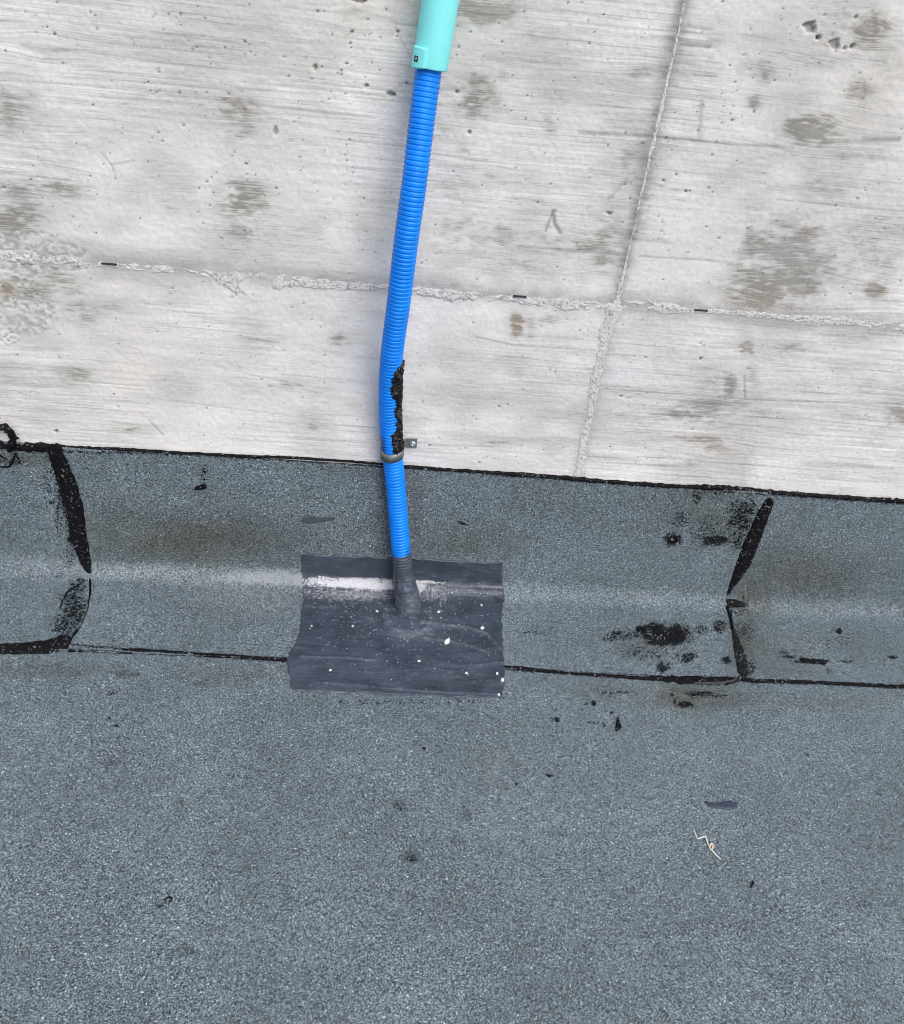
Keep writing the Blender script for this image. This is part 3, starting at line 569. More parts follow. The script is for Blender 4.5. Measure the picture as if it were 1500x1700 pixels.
sR = thing('upstand_strip', 'right granule-surfaced upstand strip beyond the slanting smooth black tar seam', 'roofing strip', (.65, -.05, 0), 'bitumen upstand strips along the wall')
TL = EDGE + [('L', [(82, 746), (96, 790), (106, 830), (116, 870), (124, 905)], .0045, .75), (125, 1010, 22, 34, .78, 2.0), (130, 975, 16, 18, .6), (110, 1040, 26, 22, .75), (78, 790, 10, 50, .35), (100, 830, 10, 60, .45), (118, 900, 10, 40, .5), (110, 992, 20, 8, .5), (88, 833, 7, 2, 1.0), (20, 765, 40, 6, .4), (97, 958, 4, 3, .9)]
axL = axis(-.52, -.30, .0016, -3.5, -.30)
sheet('sheet', lambda s: np.full(len(s), -3.5), lambda s: midL(s) + .075, (axL + 3.5) / 3.2, ss, off_side, TL, DAMP_SHADE, DUST, sL)
axM = np.linspace(0, 1, 570)
sheet('sheet', midL, midR, axM, ss, off_mid, TARS, DAMP_SHADE, DUST, sM, skirt=TH)
TR = EDGE + [(1345, 1100, 30, 4, 1.2), (1310, 1093, 16, 3, .8), (1300, 1086, 8, 3, .7), (1391, 1050, 6, 5, 1.3), (1478, 1094, 9, 3, .9), (1402, 1101, 16, 3, .6), (1372, 1115, 4, 8, .5), (1225, 1010, 16, 20, .5), (1232, 1050, 22, 24, .45), (1240, 1110, 14, 20, .55), (1213, 960, 8, 30, .5), (1380, 1070, 60, 20, .18), (1410, 822, 110, 5, .4)]
axR = axis(.44, .84, .0016, .44, 3.5)
sheet('sheet', lambda s: midR(s) - .075, lambda s: np.full(len(s), 3.5), (axR - axR[0]) / (3.5 - axR[0]), ss, off_side, TR, DAMP_SHADE, DUST, sR)

# ---- beads and smears of bitumen: crowned ribbons lying on the sheets
def ribbon(name, pts, parent, off, hgt=.0014, mat=None, seed=0, rough=.30, step=.0011, nc=15, closed_ends=True):
    q = np.array([[*XS(u, v), 0] for u, v, w in pts]);
    for k, (u, v, w) in enumerate(pts):
        # width in the photo, measured across the ribbon's run
        a = np.array(pts[max(k - 1, 0)][:2], float); b = np.array(pts[min(k + 1, len(pts) - 1)][:2], float); d = (b - a) / np.linalg.norm(b - a)
        n = np.array([-d[1], d[0]]) * w / 2
        q[k, 2] = np.linalg.norm(XS(u + n[0], v + n[1]) - XS(u - n[0], v - n[1]))
    dl = np.concatenate([[0], np.cumsum(np.linalg.norm(np.diff(q[:, :2], axis=0), axis=1))])
    l = np.arange(0, dl[-1], step); c = np.stack([np.interp(l, dl, q[:, i]) for i in range(3)], -1)
    ker = np.ones(5) / 5
    for i in range(3):
        if len(l) > 12: c[2:-2, i] = np.convolve(c[:, i], ker, 'valid')
    d = np.gradient(c[:, :2], axis=0); d /= np.linalg.norm(d, axis=1)[:, None] + 1e-12; n = np.stack([-d[:, 1], d[:, 0]], -1)
    t = np.linspace(-1, 1, nc)
    Lg, T = np.meshgrid(l, t, indexing='ij')
    e = 1 + rough * 2 * (fbm(Lg * 190 + seed * 13, np.sign(T) * 5 + seed, 103, 4) - .5)
    if closed_ends:
        m = dl[-1]; w0 = np.maximum(c[:, 2], 1e-4); endf = np.sqrt(np.clip(np.minimum(l, m - l) / (.5 * w0), 0.02, 1)); e = e * endf[:, None]
    X = c[:, None, 0] + n[:, None, 0] * T * c[:, None, 2] * .5 * e; S = c[:, None, 1] + n[:, None, 1] * T * c[:, None, 2] * .5 * e
    h = hgt * (1 - np.abs(T) ** 3) * (.55 + .9 * fbm(X * 260, S * 260, 105 + seed, 3)); h[:, 0] = h[:, -1] = -.0012
    o = off(X, S) if callable(off) else off
    return mesh(name, surf(X, S, o + h), gridfaces(len(l), nc), mat or M_TAR, parent)
def lay(z): return lambda X, S: z + 0 * X
# wide ragged seam on the left
ribbon('tar_seam', [(91, 734, 30), (95, 744, 31), (103, 768, 33), (113, 796, 35), (122, 826, 34), (129, 855, 33), (134, 880, 33), (138, 905, 30), (143, 925, 25), (148, 942, 18), (151, 954, 9)], sL, lay(TH), .0026, seed=1, rough=.22)
ribbon('tar_smear', [(113, 893, 7), (121, 893, 14), (128, 896, 12)], sL, lay(TH), .0022, seed=2)
ribbon('tar_smear', [(150, 962, 4), (150, 985, 4), (149, 1008, 5), (144, 1028, 6), (134, 1046, 6), (122, 1060, 8)], sL, lay(TH), .0022, seed=3, rough=.5)
ribbon('tar_smear', [(141, 962, 2), (131, 973, 3), (112, 986, 3), (104, 1000, 3), (100, 1014, 2)], sL, lay(TH), .0010, seed=4, rough=.7)
SFx = SF
def off_front(X, S): return np.where(S < SF, TH, .0015)
ribbon('front_bead', [(-90, 1074, 14), (0, 1078, 15), (40, 1077, 17), (80, 1074, 20), (105, 1068, 24), (122, 1070, 22), (130, 1078, 12)], sL, off_front, .0022, M_TAR, 5, .22)
ribbon('front_bead', [(112, 1077, 12), (150, 1079, 7), (200, 1081, 6), (260, 1083, 5), (330, 1088, 4), (400, 1092, 3), (478, 1097, 4)], sM, off_front, .0013, M_TAR, 6, .75)
ribbon('front_bead', [(832, 1109, 4), (870, 1112, 5), (900, 1115, 3), (950, 1119, 3), (1010, 1123, 4), (1060, 1127, 4), (1090, 1128, 7), (1130, 1130, 11), (1170, 1131, 12), (1205, 1131, 11), (1226, 1128, 7)], sM, off_front, .0015, M_TAR, 7, .6)
ribbon('front_bead', [(1228, 1130, 6), (1260, 1132, 4), (1300, 1133, 3), (1360, 1135, 3), (1420, 1138, 3), (1500, 1142, 4), (1600, 1147, 4)], sR, off_front, .0013, M_TAR, 8, .7)
# smooth slanting seam on the right
ribbon('tar_seam', [(1277, 824, 13), (1271, 840, 18), (1264, 856, 20), (1254, 880, 22), (1243, 906, 25), (1230, 936, 24), (1220, 957, 15), (1211, 970, 10), (1205, 984, 8)], sR, lay(TH + .001), .0020, seed=9, rough=.13)
ribbon('tar_smear', [(1203, 995, 9), (1212, 1000, 15), (1222, 1003, 14), (1234, 1005, 8)], sR, lay(TH + .001), .0020, seed=10, rough=.16)
ribbon('tar_smear', [(1206, 1004, 7), (1209, 1018, 7), (1212, 1034, 5), (1214, 1050, 5)], sR, lay(TH + .001), .0016, seed=11, rough=.3)
ribbon('tar_seam', [(1215, 1048, 4), (1219, 1062, 9), (1224, 1080, 15), (1228, 1098, 18), (1231, 1114, 18), (1232, 1128, 15)], sR, lay(TH + .001), .0018, mat_tar('grey_black_bitumen', (.007, .008, .008), (.014, .015, .015), .55, .10), seed=12, rough=.08)
ribbon('trowel_lip', [(1150, 1137, 2), (1190, 1137, 3), (1215, 1133, 3), (1230, 1122, 3), (1237, 1108, 2)], sM, lay(.0030), .0013, mat_plain('grey_bitumen_lip', (.035, .033, .033), .5), 13, .15)
# thick smears on the middle strip
ribbon('tar_smear', [(1054, 1050, 8), (1066, 1048, 20), (1080, 1052, 30), (1092, 1058, 30), (1104, 1062, 18)], sM, lay(TH - .0004), .0016, seed=14, rough=.6)
ribbon('tar_smear', [(1092, 1064, 14), (1104, 1060, 24), (1116, 1056, 32), (1128, 1055, 30), (1138, 1058, 18)], sM, lay(TH - .0004), .0016, seed=24, rough=.55)
ribbon('tar_smear', [(1108, 888, 6), (1115, 893, 16), (1123, 892, 14), (1129, 889, 6)], sM, lay(TH), .0011, seed=15, rough=.5)
ribbon('tar_smear', [(1174, 894, 6), (1184, 893, 13), (1194, 893, 9)], sM, lay(TH), .0011, seed=16, rough=.4)
ribbon('tar_smear', [(324, 808, 4), (331, 807, 6), (339, 805, 10), (345, 803, 8)], sM, lay(TH), .0036, seed=17, rough=.3)
ribbon('tar_smear', [(1325, 1096, 5), (1345, 1101, 7), (1370, 1104, 6)], sR, lay(TH), .0012, seed=18, rough=.4)
# black top edges of the strips, where the cut bitumen shows
def top_bead(pts, parent, seed, hg=.0022): return ribbon('top_bead', pts, parent, lay(TH - .0005), hg, M_TAR, seed, .6)
top_bead([(-120, 728, 9), (0, 737, 11), (30, 741, 14), (60, 741, 13), (90, 743, 12), (112, 742, 9)], sL, 20, .0030)
top_bead([(104, 741, 7), (150, 743, 5), (220, 745, 4), (300, 750, 3), (400, 755, 3), (500, 759, 3), (590, 765, 3), (650, 770, 2), (700, 775, 4), (740, 778, 4), (790, 781, 4), (840, 785, 5), (890, 788, 6), (950, 793, 6), (1010, 798, 5), (1070, 802, 6), (1130, 806, 5), (1180, 808, 8), (1230, 811, 7), (1282, 815, 5)], sM, 21)
top_bead([(1270, 815, 7), (1340, 820, 6), (1420, 826, 6), (1500, 831, 7), (1620, 839, 7)], sR, 22)
# tar curl standing off the wall at the far left, and its drips
def rope(name, pts, rad, mat, parent=None, n=8, seed=0, jag=.35, step=.0012):
    p = np.array(pts, float); d = np.concatenate([[0], np.cumsum(np.linalg.norm(np.diff(p, axis=0), axis=1))])
    l = np.arange(0, d[-1] + step, step).clip(0, d[-1]); c = np.stack([np.interp(l, d, p[:, i]) for i in range(3)], -1)
    r = np.interp(l, d, rad) if not np.isscalar(rad) else np.full(len(l), rad)
    t = np.gradient(c, axis=0); t /= np.linalg.norm(t, axis=1)[:, None] + 1e-12
    up = np.array([.31, -.83, .46]); a = np.cross(t, up); a /= np.linalg.norm(a, axis=1)[:, None]; b = np.cross(t, a)
    th = np.linspace(0, 2 * math.pi, n, endpoint=False)
    R = r[:, None] * (1 + jag * 2 * (vn(l[:, None] * 500 + seed * 7, th[None, :] * 1.1 + seed, 107) - .5))
    co = c[:, None] + R[..., None] * (np.cos(th)[None, :, None] * a[:, None] + np.sin(th)[None, :, None] * b[:, None])
    f = gridfaces(len(l), n, wrap=True)
    co = co.reshape(-1, 3); k = len(co); co = np.concatenate([co, c[:1], c[-1:]])
    tri = [[int(v) for v in q] for q in f] + [[k, (i + 1) % n, i] for i in range(n)] + [[k + 1, k - n + i, k - n + (i + 1) % n] for i in range(n)]
    return mesh(name, co, tri, mat, parent)
rope('tar_curl', [W(-30, 712, -.006), W(-5, 709, -.008), W(8, 709, -.010), (W(15, 713, -.012)), W(18, 722, -.012), W(23, 731, -.011), W(20, 740, -.009), W(16, 748, -.006)], [.004, .0045, .0042, .0038, .0036, .0048, .0042, .003], M_TAR, sL, seed=1, jag=.5)
rope('tar_curl', [W(8, 712, -.009), W(12, 717, -.008), W(7, 718, -.006)], [.0018, .0016, .0008], M_TAR, sL, seed=2)
rope('tar_curl', [W(20, 727, -.011), W(26, 728, -.009), W(31, 727, -.006)], [.0022, .0018, .001], M_TAR, sL, seed=3)
def onS(u, v, off=TH): x, s = XS(u, v); return surf(np.array(x), np.array(s), off + .0008)
rope('tar_drip', [onS(28, 750), onS(25, 758), onS(20, 768), onS(16, 773), onS(2, 772)], [.0014, .0014, .0019, .0014, .0006], M_TAR, sL, seed=4)
rope('tar_drip', [onS(28, 750), onS(32, 759), onS(36, 768)], [.0014, .0011, .0007], M_TAR, sL, seed=5)
rope('tar_drip', [onS(0, 752), onS(8, 757), onS(14, 760)], [.0012, .0009, .0005], M_TAR, sL, seed=6)

# ------------------------------------------------------------------ liquid-applied patch round the conduit's foot
patch = thing('sealing_patch', 'dark slate-grey rectangular liquid sealing patch around the conduit foot, dusted white', 'patch', (.05, -.08, 0))
pl = edge_fn([(500, 916), (500, 940), (503, 975), (502, 1010), (500, 1040), (488, 1075), (478, 1098), (481, 1120), (485, 1148)], 31, .0060)
pr = edge_fn([(833, 930), (832, 960), (834, 985), (838, 995), (832, 1010), (833, 1060), (835, 1100), (836, 1140), (834, 1164)], 32, .0060)
tl, tr, bl_, br = XS(500, 916), XS(833, 930), XS(484, 1146), XS(835, 1160)
nt_, ns_ = 250, 260
T, Q = np.meshgrid(np.linspace(0, 1, nt_), np.linspace(0, 1, ns_))
tt = np.linspace(0, 1, nt_)
stop = tl[1] + (tr[1] - tl[1]) * tt + .0050 * (fbm(tt * 22, tt * 0 + 3, 109, 4) - .5) + .0015
sbot = bl_[1] + (br[1] - bl_[1]) * tt + .0060 * (fbm(tt * 20, tt * 0 + 8, 111, 4) - .5)
S = stop[None, :] + Q * (sbot - stop)[None, :]
a = pl(S.ravel()).reshape(S.shape); b = pr(S.ravel()).reshape(S.shape); X = a + T * (b - a)
FX, FS = XS(678, 1008); FX2, FS2 = XS(677, 1040)
rr = np.hypot((X - FX2) / 1.15, S - FS2 + .004)
off = TH * sm(SF + .034, SF + .001, S) + .0014 + .0020 * (fbm(X * 55, S * 75, 113, 4) - .5) + .0014 * np.abs(fbm(X * 28, S * 60, 114, 3) - .5) * 2 + .0006 * (fbm(X * 40, S * 300, 115, 3) - .5)
mound = .0110 * np.exp(-(rr / .026) ** 2) + .0030 * np.exp(-((rr - .026) / .005) ** 2) * (.3 + 1.0 * fbm(X * 70, S * 70, 117, 2))
off = off + mound
fold = np.zeros_like(X)
# ropy folds in the coating right of the foot
for pts, w, hh in [([(700, 1044), (740, 1042), (780, 1047), (805, 1056), (830, 1080)], .004, .0030), ([(705, 1064), (745, 1068), (780, 1076), (812, 1088)], .003, .0022), ([(500, 1094), (560, 1096), (620, 1100)], .0022, .0016), ([(770, 1110), (832, 1106)], .004, .0016), ([(540, 1136), (640, 1144), (760, 1152), (830, 1155)], .003, .0012), ([(505, 1012), (560, 1014)], .002, .0012), ([(745, 972), (790, 974), (832, 976)], .003, .0014), ([(655, 1094), (668, 1104)], .0014, .0016)]:
    sk = stroke(XS, X, S, pts, w); fold = np.maximum(fold, stroke(XS, X, S, pts, w * .6)); off = off + .65 * hh * sk * (.5 + fbm(X * 90, S * 90, 119, 2))
P = surf(X, S, off)
P2 = np.pad(P, ((1, 1), (1, 1), (0, 0)), 'edge'); y, z, ny, nz = prof(np.pad(S, 1, 'edge')); dn = np.stack([0 * y, ny, nz], -1)
rim = np.zeros(P2.shape[:2], bool); rim[0] = rim[-1] = True; rim[:, 0] = rim[:, -1] = True; P2[rim] -= dn[rim] * .004
dust = np.zeros_like(X)
for u, v, ru, rv, k, pw in [(585, 968, 80, 11, 1.15, 2.0), (535, 966, 34, 11, .9, 1.6), (620, 971, 42, 13, 1.15, 2.2), (580, 990, 90, 14, .46, 1.3), (600, 1008, 90, 20, .14, 1.2), (702, 964, 20, 3.5, 1.1, 2.0), (722, 966, 18, 2.5, .8, 1.5), (696, 975, 12, 12, .8, 1.6), (712, 988, 34, 18, .36, 1.3), (740, 1010, 50, 26, .14, 1.2), (740, 985, 70, 7, .18, 1.3), (640, 1020, 70, 30, .10, 1.0), (660, 1080, 170, 60, .055, 1.5)]:
    dust = np.maximum(dust, blob(XS, X, S, u, v, ru, rv, pw) * k)
dust *= .50 + .85 * fbm(X * 190, S * 260, 121, 3)
dust = np.pad(dust, 1, 'edge'); dust[rim] = 0
kb = np.ones(15) / 15
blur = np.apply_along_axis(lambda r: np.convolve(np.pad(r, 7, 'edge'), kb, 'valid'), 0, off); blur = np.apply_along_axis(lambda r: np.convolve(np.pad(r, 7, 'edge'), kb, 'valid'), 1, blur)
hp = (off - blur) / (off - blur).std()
sheen = np.maximum(.75 * sm(.6, 2.0, hp), .7 * fold)  # ridges, folds, foot ring and corner bend get painted highlights
sheen = np.maximum(sheen, .9 * np.exp(-((rr - .024) / .007) ** 2) * sm(.45, .65, fbm(X * 90, S * 90, 118, 3)))
sheen = np.maximum(sheen, .7 * blob(XS, X, S, 790, 978, 60, 6, 1.2))
sheen = np.pad(sheen, 1, 'edge')
mesh('coating', P2, gridfaces(P2.shape[0], P2.shape[1], flip=True), M_COAT, patch, attrs={'dust': dust, 'sheen': sheen})

# ------------------------------------------------------------------ blue corrugated conduit
cpts = [(716, 88, .030), (711, 118, .032), (700, 200, .042), (688, 300, .052), (674, 400, .055), (662, 500, .050), (650, 590, .040), (646, 650, .030), (646.5, 700, .022), (651, 755, .018), (656, 800, .019), (660, 850, .021), (664, 900, .025), (667, 930, .028), (670, 960, .034), (673, 985, .041), (675.5, 1008, .050), (677, 1028, .058), (678.5, 1046, .064)]
cp = np.array([W(u, v, -d) for u, v, d in cpts])
def spline(p, step):
    d = np.concatenate([[0], np.cumsum(np.linalg.norm(np.diff(p, axis=0), axis=1))])
    l = np.linspace(0, d[-1], int(d[-1] / step))
    m = np.zeros_like(p); m[1:-1] = (p[2:] - p[:-2]) / (d[2:] - d[:-2])[:, None]; m[0] = (p[1] - p[0]) / (d[1] - d[0]); m[-1] = (p[-1] - p[-2]) / (d[-1] - d[-2])
    k = np.clip(np.searchsorted(d, l, 'right') - 1, 0, len(d) - 2); h = (d[k + 1] - d[k])[:, None]; t = ((l - d[k]) / (d[k + 1] - d[k]))[:, None]
    c = (2 * t ** 3 - 3 * t ** 2 + 1) * p[k] + (t ** 3 - 2 * t ** 2 + t) * h * m[k] + (-2 * t ** 3 + 3 * t ** 2) * p[k + 1] + (t ** 3 - t ** 2) * h * m[k + 1]
    ker = np.ones(61) / 61
    for i in range(3): c[30:-30, i] = np.convolve(c[:, i], ker, 'valid')
    return l, c
PITCH = .0045
sl, sc_ = spline(cp, PITCH / 10)
RCD = .0125
def frames(c):
    t = np.gradient(c, axis=0); t /= np.linalg.norm(t, axis=1)[:, None]
    f = np.array([0, -1.0, 0]) - t * (t @ np.array([0, -1.0, 0]))[:, None]; f /= np.linalg.norm(f, axis=1)[:, None]
    r = np.cross(f, t); r *= np.sign(r[:, :1])
    return t, f, r
ct, cf, crt = frames(sc_)
th = np.linspace(0, 2 * math.pi, 40, endpoint=False)
def tube_pt(i, ang, r): return sc_[i] + r[..., None] * (np.cos(ang)[..., None] * cf[i] + np.sin(ang)[..., None] * crt[i])
def ridgeprof(l):
    ph = (l / PITCH) % 1.0
    return -.00105 * np.exp(-((ph - .5) / .19) ** 2) - .0003 * np.exp(-((ph - .0) / .1) ** 2) - .0003 * np.exp(-((ph - 1.0) / .1) ** 2)
def vrow(v): return np.argmin(np.abs(project_v - v))
def project(P):
    q = (P - CAM) @ ROT; return np.stack([750 + FPX * q[..., 0] / -q[..., 2], 850 - FPX * q[..., 1] / -q[..., 2]], -1)
project_v = project(sc_)[:, 1]
lend = np.argmin(np.abs(project_v - 955))
I, A = np.meshgrid(np.arange(lend), th, indexing='ij')
Rr = np.broadcast_to((RCD + ridgeprof(sl[:lend]))[:, None], I.shape)
co = tube_pt(I, A, Rr)
ang = (A + math.pi) % (2 * math.pi) - math.pi
vv = project_v[I]
soot = np.zeros_like(A)
soot = np.maximum(soot, sm(712, 725, vv) * sm(762, 752, vv) * sm(-.45, -.70, ang) * sm(-1.9, -1.6, ang) * 1.0)
soot = np.maximum(soot, sm(705, 722, vv) * sm(762, 752, vv) * sm(.05, .30, ang) * .85)
soot = np.maximum(soot, sm(598, 612, vv) * sm(762, 750, vv) * sm(.45, .85, ang) * .75)
soot = np.maximum(soot, sm(896, 912, vv) * sm(.35, .8, ang) * .8)
groove = sm(.25, .8, -ridgeprof(sl[:lend]) / .00135)[:, None]
soot = soot * (.45 + .75 * groove)
conduit = thing('corrugated_conduit', 'blue corrugated plastic conduit bowing down the concrete wall, smeared with tar', 'conduit', tuple(sc_[lend - 1] * [1, 1, 0]))
mesh('tube', co, gridfaces(lend, len(th), wrap=True, flip=True), M_BLUE, conduit, attrs={'soot': soot})
# gritty tar smear on the conduit's right flank
i0, i1 = vrow(599), vrow(756)
ii = np.arange(i0, i1, 2); aa = np.linspace(-.4, 2.3, 70)
I, A = np.meshgrid(ii, aa, indexing='ij'); vv = project_v[I]
left = np.interp(project_v[ii], [598, 606, 618, 650, 656, 672, 690, 708, 712, 740, 757], [.95, .38, .12, .12, .58, .48, .66, .62, .05, .00, .15])[:, None]
left = left + .55 * (fbm(sl[I] * 260, A * 0, 123, 3) - .5)
mk = sm(0, .16, A - left) * sm(2.25, 1.9, A) * sm(597, 602, vv) * sm(749, 745, vv)
nz_ = fbm(sl[I] * 330, A * 4.2, 125, 3); nz2 = vn(sl[I] * 800, A * 10, 127)
Rr = RCD + ridgeprof(sl)[I] * .55 + mk * (.0002 + .0042 * np.clip(nz_ - .30, 0, 1) + .0013 * nz2) - (1 - mk) * .0016
bulge = sm(.8, 1.6, A) * .0012 * vn(sl[I] * 140, A, 129); Rr = Rr + bulge * mk
holes = (mk > .15) & (nz_ + .25 * nz2 > .44)
keep = holes[:-1, :-1] | holes[1:, 1:] | holes[:-1, 1:] | holes[1:, :-1]
mesh('tar_smear', tube_pt(I, A, Rr), gridfaces(len(ii), len(aa), keep=keep), M_TARB, conduit)
# tiny crumbs hanging off the smear's edge
# grey-coated foot of the conduit: part of the patch
k0 = np.argmin(np.abs(project_v - 917)); k1 = len(sl) - 1
I, A = np.meshgrid(np.arange(k0, k1, 2), th, indexing='ij'); vv = project_v[I]
grow = np.interp(vv, [915, 930, 950, 965, 985, 1005, 1018, 1028, 1038, 1046], [.0003, .0006, .0010, .0020, .0036, .0052, .0072, .0100, .0140, .0200])
fade = sm(955, 925, vv)
Rr = RCD + ridgeprof(sl)[I] * (.25 + 1.1 * fade) + grow * (1 + .30 * np.sin(A * 1.0 - .5)) + .0042 * (fbm(sl[I] * 130, np.abs(A - math.pi) * 2.4, 131, 3) - .5) * sm(930, 975, vv)
top_cut = np.interp(np.abs((A[:1] + math.pi) % (2 * math.pi) - math.pi), [0, 1.0, 2, 3.2], [917, 912, 916, 917])
mesh('collar', tube_pt(I, A, Rr), gridfaces(I.shape[0], len(th), wrap=True, flip=True), M_COAT, patch, attrs={'dust': .05 * sm(960, 1010, vv) + .02 * (np.cos(A) > 0), 'sheen': np.maximum(fade * sm(-.0004, -.0001, ridgeprof(sl)[I]) * 1.0, .75 * sm(.50, .68, fbm(sl[I] * 120, np.abs(A - math.pi) * 2.0, 133, 3)) * sm(945, 970, vv))})  # ring crests and lumps carry painted highlights

# ------------------------------------------------------------------ turquoise rigid pipe and its lug
RP = .0164
pe = W(713, 112, -.032); pt = W(733, -12, -.030)
pdir = (pt - pe) / np.linalg.norm(pt - pe)
top = pe + pdir * 1.25; top[1] = -.030
pipe = thing('rigid_pipe', 'turquoise rigid plastic pipe the blue conduit slides into, cut by the top edge', 'pipe', tuple(pe))
ax_ = pdir; f_ = np.array([0, -1., 0]) - ax_ * (ax_ @ np.array([0, -1., 0])); f_ /= np.linalg.norm(f_); r_ = np.cross(f_, ax_); r_ = r_ * np.sign(r_[0])
def pring(t, r): return pe + ax_ * t + r * (np.cos(th48)[:, None] * f_ + np.sin(th48)[:, None] * r_)
th48 = np.linspace(0, 2 * math.pi, 56, endpoint=False)
rings = [pring(.30, RP - .0018), pring(.03, RP - .0018), pring(.0004, RP - .0018), pring(0, RP - .0014), pring(-.0002, RP - .0006), pring(.0004, RP - .0001), pring(.0012, RP), pring(.02, RP), pring(.05, RP), pring(.15, RP), pring(.4, RP), pring(1.25, RP)]
mesh('tube', np.array(rings), gridfaces(len(rings), 56, wrap=True), M_TURQ, pipe)
# raised lug on the front-left flank: a curved pad with bevelled rim
la = np.linspace(-1.18, -.28, 26); lt = np.linspace(-.0035, .0165, 26)
Aq, Tq = np.meshgrid(la, lt); ua = np.linspace(-1, 1, 26)
d1 = np.clip((1 - np.abs(ua)) / .16, 0, 1); pr1 = np.minimum(d1[None, :], d1[:, None]); pr1 = np.sqrt(1 - (1 - pr1) ** 2)
low_cut = np.clip((Tq + .0035) / .004, 0, 1)
Rq = RP - .003 * (pr1 < .01) + .0030 * pr1
Tq2 = Tq + .0030 * np.clip((Aq + 1.18) / .9, 0, 1) * (1 - np.clip((Tq + .0035) / .02, 0, 1))
colat = pe + ax_ * Tq2[..., None] + Rq[..., None] * (np.cos(Aq)[..., None] * f_ + np.sin(Aq)[..., None] * r_)
lug = mesh('lug', colat, gridfaces(26, 26), M_TURQ, pipe)
def obox(name, c, ex, ey, ez, hx, hy, hz, mat, parent, bev=.0002):
    import bmesh
    bm = bmesh.new(); bmesh.ops.create_cube(bm, size=2.0)
    for v in bm.verts: v.co = Vector((v.co[0] * hx, v.co[1] * hy, v.co[2] * hz))
    bmesh.ops.bevel(bm, geom=bm.edges[:], offset=bev, segments=2, affect='EDGES')
    Mx = np.stack([ex, ey, ez], -1)
    for v in bm.verts: v.co = Vector((np.asarray(c) + Mx @ np.array(v.co)).tolist())
    me = bpy.data.meshes.new(name); bm.to_mesh(me); bm.free()
    return link(name, me, mat, parent, smooth=False)
al = -.80; nrm = np.cos(al) * f_ + np.sin(al) * r_; tang = -np.sin(al) * f_ + np.cos(al) * r_
lc = pe + ax_ * .0062 + nrm * (RP + .0029)
hole = obox('screw_slot', lc, tang, ax_, nrm, .0023, .0024, .0004, M_DARK, pipe)
obox('screw', lc + nrm * .0004 + tang * .0002, (tang * .8 + ax_ * .6), (ax_ * .8 - tang * .6), nrm, .0012, .0009, .0004, M_SCREW, pipe)

# ------------------------------------------------------------------ pipe clamp
clamp = thing('pipe_clamp', 'small galvanised steel clamp holding the conduit to the wall, one screw showing', 'clamp', tuple(W(650, 757, 0)))
ci = vrow(752); cc = sc_[ci]; hb = .0056
bw = RCD + .0008
arc = np.linspace(-math.pi / 2, math.pi / 2, 40)
out2d = [(-bw, 0.0)] + [(bw * math.sin(t), -bw * math.cos(t)) for t in arc]     # (x, y) seen from above
path = [(cc[0] - bw, -.001)] + [(cc[0] + bw * math.sin(t), cc[1] - bw * math.cos(t)) for t in arc] + [(cc[0] + bw, -.0035), (cc[0] + bw + .0008, -.0022), (cc[0] + bw + .0018, -.0018), (cc[0] + bw + .0165, -.0018)]
path = np.array(path); tg = np.gradient(path, axis=0); tg /= np.linalg.norm(tg, axis=1)[:, None]; nn = np.stack([tg[:, 1], -tg[:, 0]], -1)
lift = np.concatenate([[0.0], .0030 * np.clip(np.sin(arc), -.2, 1), np.linspace(.0042, .0062, len(path) - 41)])
thk = .0009
prof4 = [(thk, -hb), (thk, hb), (0, hb), (0, -hb)]
co = np.array([[(*(p + n * a), cc[2] + zz * (1.0 + (.12 if k > 42 else 0)) + l) for (a, zz) in prof4] for k, (p, n, l) in enumerate(zip(path, nn, lift))])
f = gridfaces(len(path), 4, wrap=True); cap = [[0, 1, 2, 3], [len(path) * 4 - 1 - i for i in range(4)]]
nb = 41
mesh('band', co[:nb + 1], gridfaces(nb + 1, 4, wrap=True), M_GALV, clamp, smooth=False)
tabc = co[nb - 0:]; ft = [list(map(int, q)) for q in gridfaces(len(tabc), 4, wrap=True)] + [[len(tabc) * 4 - 1 - i for i in range(4)]]
mesh('tab', tabc, ft, M_GALV, clamp, smooth=False)
sx = W(685, 737, -.003); 
def lathe(name, c, axis_dir, prof_, mat, parent, n=24):
    ax0 = np.array(axis_dir, float); u0 = np.cross(ax0, [0, 0, 1.0]); u0 /= np.linalg.norm(u0); v0 = np.cross(ax0, u0)
    tq = np.linspace(0, 2 * math.pi, n, endpoint=False)
    co = np.array([[np.asarray(c) + ax0 * h + r * (math.cos(t) * u0 + math.sin(t) * v0) for t in tq] for r, h in prof_])
    return mesh(name, co, gridfaces(len(prof_), n, wrap=True, flip=True), mat, parent)
sc2 = (sx[0], -.0018 - thk, sx[2])
scr = lathe('screw', sc2, (0, -1, 0), [(.0037, -.0004), (.0038, .0006), (.0032, .0016), (.0020, .0022), (.0014, .0022), (.0012, .0010), (.0001, .0009)], M_SCREW, clamp)

